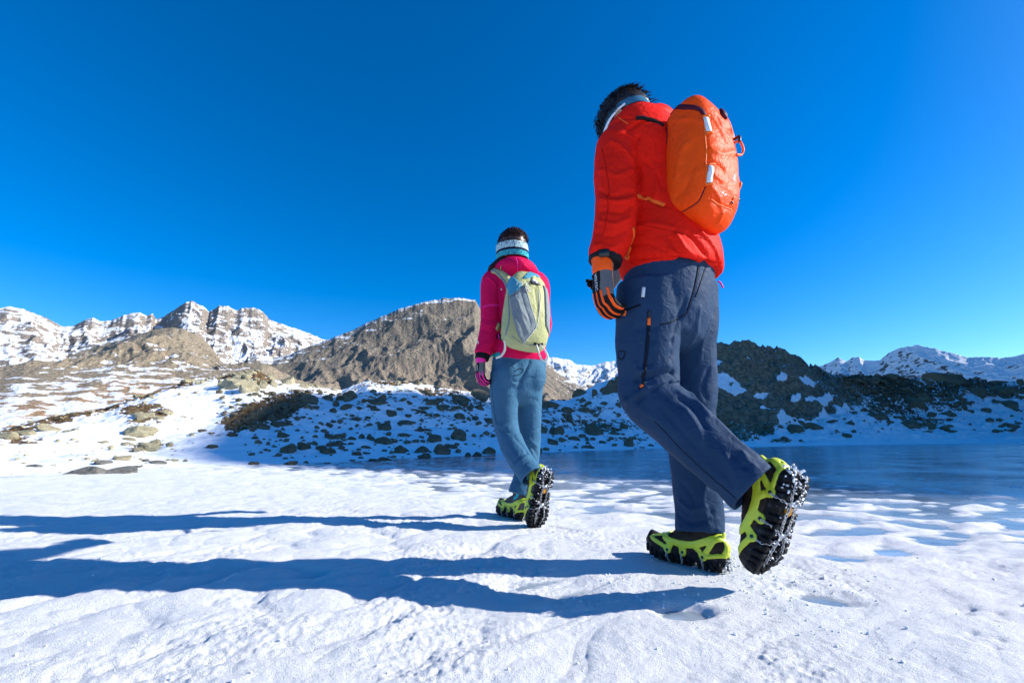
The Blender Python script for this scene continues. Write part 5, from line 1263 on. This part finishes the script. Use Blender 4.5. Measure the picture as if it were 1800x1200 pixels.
TF = [([(899,668),(906,672),(913,670)], 6, -6), ([(897,665),(900,671),(907,676)], 4, 5), ([(916,668),(930,664),(955,664)], 7, -5), ([(913,680),(916,668),(925,650),(932,636)], 8, -8), ([(880,682),(895,684),(912,682)], 5, -3), ([(885,692),(900,694)], 5, 3),
      ([(876,738),(890,742),(907,738)], 6, -5), ([(873,746),(890,750),(908,745)], 6, 5), ([(880,756),(895,760),(912,762)], 5, -4), ([(925,752),(938,756),(948,752)], 6, -4), ([(922,764),(932,774),(944,784)], 7, 5), ([(926,772),(934,784),(944,800)], 7, -5), ([(905,770),(920,785),(930,800)], 7, -5), ([(908,765),(925,780),(936,796)], 6, 5), ([(905,810),(915,800),(926,796)], 5, -6), ([(905,820),(917,808),(930,800)], 5, 6), ([(912,830),(922,816),(936,806)], 5, -5), ([(876,790),(890,800),(903,815)], 7, 4), ([(908,850),(915,856),(922,850)], 5, 5), ([(908,862),(917,866),(926,862)], 5, -5), ([(936,700),(945,705),(950,715)], 6, -3), ([(925,708),(938,712),(948,708)], 5, 3)]
def f_t2(P, N):
    return folds(P, B0, TF)+.0036*wrinkle(P, A(0, 0, 1), 28, 9, 141)*(near(P, kl, .11)+near(P, kr, .12))+.0042*wrinkle(P, A(0, 0, 1), 30, 9, 142)*(near(P, ar, .13)+near(P, al, .11))+.0026*wrinkle(P, A(.1, 0, 1), 26, 6, 144)*near(P, at(915, 690, 2.4), .13)+.0028*fbm3(P*8, 3, 143)
apply(me, f_t2); smooth_mesh(me, 1)
T2 = bvh_of(me); tr2 = link('trousers', me, M['steelblue'], wom)
def z2(name, pts, w, m, th=.002, n=20, par=None, bvh=None): return zip_line(pts, w, m, name, th, n, par or tr2, bvh or T2)
z2('pocket_mark', [(904,653),(912,648),(919,648),(919,653),(912,658),(903,660)], 2.2, 'steelblue_dark', .0016, 30)
z2('seam', [(932,632),(928,645),(918,663)], 1.3, 'steelblue_dark', .0014); z2('seam', [(868,640),(866,700),(872,745)], 1.0, 'steelblue_dark', .0014, 30)
# jacket
c0 = at(904, 492, 2.48); c1 = at(899, 467, 2.50)
ja = [stack([(at(914, 630, 2.42), .140, .112), (at(914, 622, 2.42), .148, .118), (waist2, .130, .108), (chest2, .150, .114), (at(907, 497, 2.48), .147, .102), (shl2, .128, .092), (at(903, 468, 2.495), .075, .075)], H2, 44, 48, exp=2.15, round_ends=(False, True)),
      tube([sl-L2*.05+UP*.012, sl, at(863, 530, 2.395), el, at(857, 595, 2.36), wl-(wl-el)*.08, wl+(wl-el)*.02], [.056, .061, .053, .049, .047, .045, .043], [.058, .064, .057, .053, .050, .046, .043], H2, 30, 44, hollow=.03),
      tube([sr+L2*.05+UP*.012, sr, (sr+er)/2, er, (er+wr)/2, wr], [.060, .064, .056, .053, .050, .044], [.062, .068, .058, .055, .052, .046], H2, 26, 36, hollow=.03),
      tube([c0, at(902, 478, 2.49), c1], [.098, .090, .080], [.105, .095, .084], L2, 36, 16, hollow=.04),
      tube([at(869, 484, 2.44), at(886, 470, 2.42), at(906, 468, 2.395), at(927, 473, 2.43), at(942, 487, 2.48)], [.018, .040, .052, .044, .020], [.030, .050, .058, .052, .030], UP, 24, 30, round_ends=(True, True))]
me = voxel(ja, .0044); smooth_mesh(me, 4); B0 = bvh_of(me)
JF = [([(848,538),(862,536),(879,536)], 3, -3), ([(846,558),(862,562),(880,556)], 7, -5), ([(846,566),(860,572),(878,568)], 6, 5), ([(845,578),(860,584),(876,578)], 7, -4), ([(840,598),(855,604),(874,598)], 7, 4), ([(838,610),(854,614),(870,610)], 6, -3), ([(881,505),(884,540),(880,580)], 8, -7), ([(858,487),(866,494),(872,504)], 6, 5), ([(908,455),(910,468),(909,480)], 3, -4), ([(885,600),(900,612),(915,615)], 7, 4), ([(880,462),(893,470),(905,480)], 8, -3), ([(915,458),(925,470),(938,478)], 7, 3)]
def f_j2(P, N):
    am = np.clip(1-seg_dist(P, np.array([sl, el, wl]))/.1, 0, 1)
    return folds(P, B0, JF)+am*(.0042*wrinkle(P, wl-sl, 26, 8, 151))+(1-am)*.0035*wrinkle(P, A(.3, 0, 1), 14, 7, 152)+.003*fbm3(P*9, 3, 153)
apply(me, f_j2); smooth_mesh(me, 1)
J2 = bvh_of(me); jk2 = link('jacket', me, M['magenta'], wom)
z2('sleeve_piping', [(849,540),(858,537),(868,536),(878,537)], 2.2, 'pink', .002, 14, jk2, J2); z2('seam', [(907,453),(910,466),(909,482)], 1.2, 'pink', .0015, 14, jk2, J2)
z2('hem_patch', [(861,627),(870,624.5),(879,622.5)], 8.5, 'teal', .004, 10, jk2, J2)
z2('reflective_print', [(881,507),(882,510)], 2.2, 'tab', .0015, 6, jk2, J2); z2('reflective_print', [(839.5,598),(841,604)], 2.2, 'tab', .0015, 6, jk2, J2)
# head
hair_cap(wom, WL, WAX, s2, M['hair_brown'], 8, tufts=2400, length=.034, zmin=.040, lift=.004, vol=.005)
pt_ = []
rnd = np.random.RandomState(8)
for k in range(70):
    a = WL(-.03+rnd.uniform(-.02, .02), .075, -.08+rnd.uniform(-.02, .02)); b = at(863+rnd.uniform(-4, 5), 470+rnd.uniform(-3, 6), 2.42+rnd.uniform(-.02, .02)); c = at(860+rnd.uniform(-5, 6), 478+rnd.uniform(-2, 8), 2.42)
    pt_.append(tube([a, (a+b)/2+rnd.randn(3)*.006, b, c], [.0022, .0022, .002, .0006], [.0022, .0022, .002, .0006], A(.3, .2, .9), 4, 8))
link('loose_hair', new_mesh('loose_hair', *join(pt_)), M['hair_brown'], wom)
nb_, nr_ = 120, 26
V = []; idx = []
for j in range(nr_):
    t = j/(nr_-1); zz = .026-.098*t
    for k in range(nb_):
        a = 2*math.pi*k/nb_; rr_k = 1+.010*math.sin(t*math.pi*14)*math.cos(k*math.pi)+.022*math.sin(t*math.pi)
        V.append(WL(-.012+(.109+.002*t)*math.cos(a)*rr_k, .091*math.sin(a)*rr_k, zz+.006+.020*math.cos(a)))
F = [(j*nb_+k, j*nb_+(k+1) % nb_, (j+1)*nb_+(k+1) % nb_, (j+1)*nb_+k) for j in range(nr_-1) for k in range(nb_)]
me = new_mesh('headband', np.array(V), F)
kn1 = mat('pale_knit', (0.55, 0.72, 0.70), .85, .2, bump=(420, .8, .003), var=(120, (0.22, 0.36, 0.40), .48, .56)); kn2 = mat('navy_knit', (0.012, 0.016, 0.045), .85, .2, bump=(420, .8, .003)); kn3 = mat('turquoise_knit', (0.06, 0.42, 0.47), .85, .2, bump=(420, .8, .003), var=(120, (0.02, 0.22, 0.27), .48, .58))
hbw = link('headband', me, [kn1, kn2, kn3], wom)
me.polygons.foreach_set('material_index', np.array([0 if j < 12 else 1 if j < 16 else 2 for j in range(nr_-1) for k in range(nb_)], np.int32))
md = hbw.modifiers.new('thickness', 'SOLIDIFY'); md.thickness = .006; md.offset = -1
p = WL(-.124, -.010, -.006); V, F = box(p, [WAX[1], WAX[0], WAX[2]], (.005, .003, .012)); link('headband_tag', new_mesh('headband_tag', V, F), M['maroon'], hbw)
# gloves
wd2 = unit(wl-el)
V, F = tube([wl-wd2*.0, wl+wd2*.032], [.040, .036], [.040, .036], H2, 24, 5); link('wrist_cuff', new_mesh('wrist_cuff', V, F), M['glove'], wom)
put_glove(wom, wl+wd2*.050, unit(at(846, 685, 2.345)-at(846, 640, 2.345)), unit(L2-A(0, 1, 0)*.25), H2, .80, dict(grey=M['grey_glove'], trim=M['pink']), 'XTEC', 1.0)
put_glove(wom, wr+unit(wr-er)*.04, unit(wr-er), -L2, H2+UP*.2, .84, dict(grey=M['grey_glove'], trim=M['pink']))
# --- her rucksack
pb = at(920, 612, 2.262); pt = at(928, 482, 2.285); ph = np.linalg.norm(pt-pb)
rows = [(0, -.01, .085, .045), (.05*ph, 0, .112, .062), (.15*ph, .004, .122, .074), (.35*ph, .006, .122, .078), (.55*ph, .004, .118, .074), (.75*ph, .0, .108, .066), (.90*ph, -.006, .092, .052), (1.0*ph, -.012, .060, .032)]
body_, pu, pr_, po = sack(pb, pt-pb, -L2, rows, 2.7)
pack2 = empty('backpack', tuple(pb), 'pale lime rucksack with grey side pockets on the person in pink', 'backpack', 'rucksacks the two walkers carry')
me = voxel([body_], .0042); smooth_mesh(me, 4); B0 = bvh_of(me)
PF = [([(897,522),(912,512),(922,504)], 4, -3), ([(940,510),(944,540),(940,575)], 8, -3), ([(905,520),(915,545),(925,560)], 6, 4), ([(915,515),(922,540),(932,570)], 6, -4), ([(905,545),(912,565),(920,590)], 6, -3), ([(910,530),(918,560),(928,585)], 5, 4), ([(918,603),(940,606),(962,600)], 6, -4), ([(885,570),(893,590),(905,600)], 7, 3), ([(925,495),(935,505),(950,500)], 6, -4), ([(945,500),(950,520),(948,545)], 6, 4)]
apply(me, lambda P, N: folds(P, B0, PF)+.003*fbm3(P*11, 3, 161)+.003*wrinkle(P, A(.2, .1, 1), 16, 9, 162)*.5); smooth_mesh(me, 1)
K2 = bvh_of(me); mw = me.copy(); sb2 = link('main_compartment', me, M['lime_pack'], pack2)
panel(mw, [(897,524),(908,516),(921,504),(928,520),(933,540),(941,572),(938,580),(919,602),(911,590),(903,565),(898,540)], .007, 'side_pocket', M['grey_pack'], sb2, K2)
panel(mw, [(954,500),(963,512),(975,540),(978,575),(976,600),(965,590),(959,572),(958,540),(957,515)], .007, 'side_pocket', M['grey_pack'], sb2, K2)
panel(mw, [(888,482),(901,486),(912,495),(920,503),(908,513),(897,521),(892,505)], .005, 'top_panel', M['aqua_pack'], sb2, K2)
panel(mw, [(918,490),(926,480),(940,474),(955,478),(960,492),(952,489),(940,486),(928,490)], .005, 'top_panel', M['aqua_pack'], sb2, K2)
def p2(name, pts, w, m, th=.003, n=16): return z2(name, pts, w, m, th, n, sb2, K2)
p2('piping', [(896,523),(908,514),(922,503)], 2.2, 'grey_pack', .008, 16); p2('piping', [(922,503),(932,538),(941,573),(937,582),(919,602)], 1.3, 'tab', .009, 30)
p2('seam', [(900,590),(918,603),(940,606),(962,602)], 1.2, 'grey_pack', .002, 24); p2('piping', [(893,490),(894,520),(895,560),(889,590)], 2.4, 'grey_pack', .003, 24)
p2('seam', [(947,512),(949,540),(944,575)], 1.1, 'tab', .0015, 20)
p2('buckle', [(933,497),(940,498),(947,500)], 5.5, 'plastic', .007, 10); p2('buckle_clip', [(935,494),(940,495),(943,499)], 4, 'white', .011, 8)
p2('strap', [(938,484),(936,496)], 7, 'lime_pack', .005, 8); p2('haul_tape', [(939,603),(946,606),(954,604)], 4.5, 'black', .004, 10)
def c2(pts, r, m='cord_white', n=30): 
    V, F = cord(pts, r, n); return link('cord', new_mesh('cord', V, F), M[m], pack2)
q = [hit(943,606,K2), at(947,618,2.17), at(952,631,2.18), at(959,634,2.18), at(963,627,2.18), at(958,616,2.17), hit(949,606,K2)]; c2(q, .0046)
q = [hit(887,598,K2), at(888,606,2.22), at(887,616,2.25), at(881,625,2.26), at(872,629,2.27)]; c2(q, .0062)
q = [hit(908,501,K2)+A(0,-.012,0), hit(911,497,K2)+A(0,-.014,0), hit(917,498,K2)+A(0,-.014,0), hit(918,502,K2)+A(0,-.012,0), hit(912,504,K2)+A(0,-.012,0)]; c2(q, .0026)
q = [hit(924,499,K2)+A(0,-.012,0), hit(926,506,K2)+A(0,-.015,0), hit(929,513,K2)+A(0,-.014,0), hit(932,512,K2)+A(0,-.012,0), hit(928,503,K2)+A(0,-.012,0), hit(927,498,K2)+A(0,-.01,0)]; c2(q, .0026)
V, F = ribbon([hit(866,476,J2), hit(877,480,J2), hit(888,488,J2), hit(896,497,J2)], J2, .045, .010, 20); ss = link('shoulder_strap', new_mesh('shoulder_strap', V, F), M['lime_pack'], pack2)
V, F = ribbon([hit(864,477,J2), hit(874,482,J2), hit(884,492,J2), hit(890,503,J2), hit(893,520,J2)], J2, .011, .012, 24); link('edge_tape', new_mesh('edge_tape', V, F), M['grey_pack'], pack2)
V, F = ribbon([hit(893,500,J2), hit(894,530,J2), hit(893,565,J2), hit(888,590,J2)], J2, .010, .012, 24); link('edge_tape', new_mesh('edge_tape', V, F), M['grey_pack'], pack2)
V, F = ribbon([hit(874,590,J2), hit(881,593,J2), hit(888,598,J2)], J2, .026, .010, 14); link('hip_belt', new_mesh('hip_belt', V, F), M['black'], pack2)
V, F = ribbon([hit(876,586,J2), hit(880,596,J2)], J2, .009, .014, 8); link('hip_belt_print', new_mesh('hip_belt_print', V, F), M['pink'], pack2)
V, F = ribbon([hit(892,585,J2), hit(891,604,J2)], J2, .012, .016, 8); link('strap_buckle', new_mesh('strap_buckle', V, F), M['plastic'], pack2)
for q in (1, -1):
    p0 = shl2+L2*.085*q+UP*.02; V, F = ribbon([p0-H2*.04, p0+H2*.05, chest2+H2*.13+L2*.09*q, waist2+H2*.08+L2*.14*q, waist2-H2*.05+L2*.15*q], J2, .042, .008, 36)
    link('shoulder_strap', new_mesh('shoulder_strap', V, F), M['lime_pack'], pack2)
# ------------------------------------------------------------------ loose bits of snow
rnd = np.random.RandomState(41); parts = []
V0, F0 = PEBBLES[0]
for k in range(900):
    if k < 380: x, y = rnd.normal(.66, .22), rnd.normal(1.42, .16)
    elif k < 480: x, y = rnd.normal(.05, .14), rnd.normal(2.45, .12)
    else: r_ = .75+2.2*rnd.rand()**1.5; a = rnd.uniform(-.85, .85); x, y = r_*math.sin(a), r_*math.cos(a)
    h = float(snow_h(np.array([x]), np.array([y]))[0])
    if h < .004: continue
    s_ = .0010+.0028*rnd.rand()**3; V, F = PEBBLES[k % 12]; q = np.linalg.qr(rnd.randn(3, 3))[0]
    parts.append((V*A(s_, s_, s_*.6)*2@q+A(x, y, h+s_*.3), F))
tag(link('snow_crumbs', new_mesh('snow_crumbs', *join(parts)), M['stuck_snow'], smooth=False), kind='stuff', label='crumbs of snow kicked up round the boots')
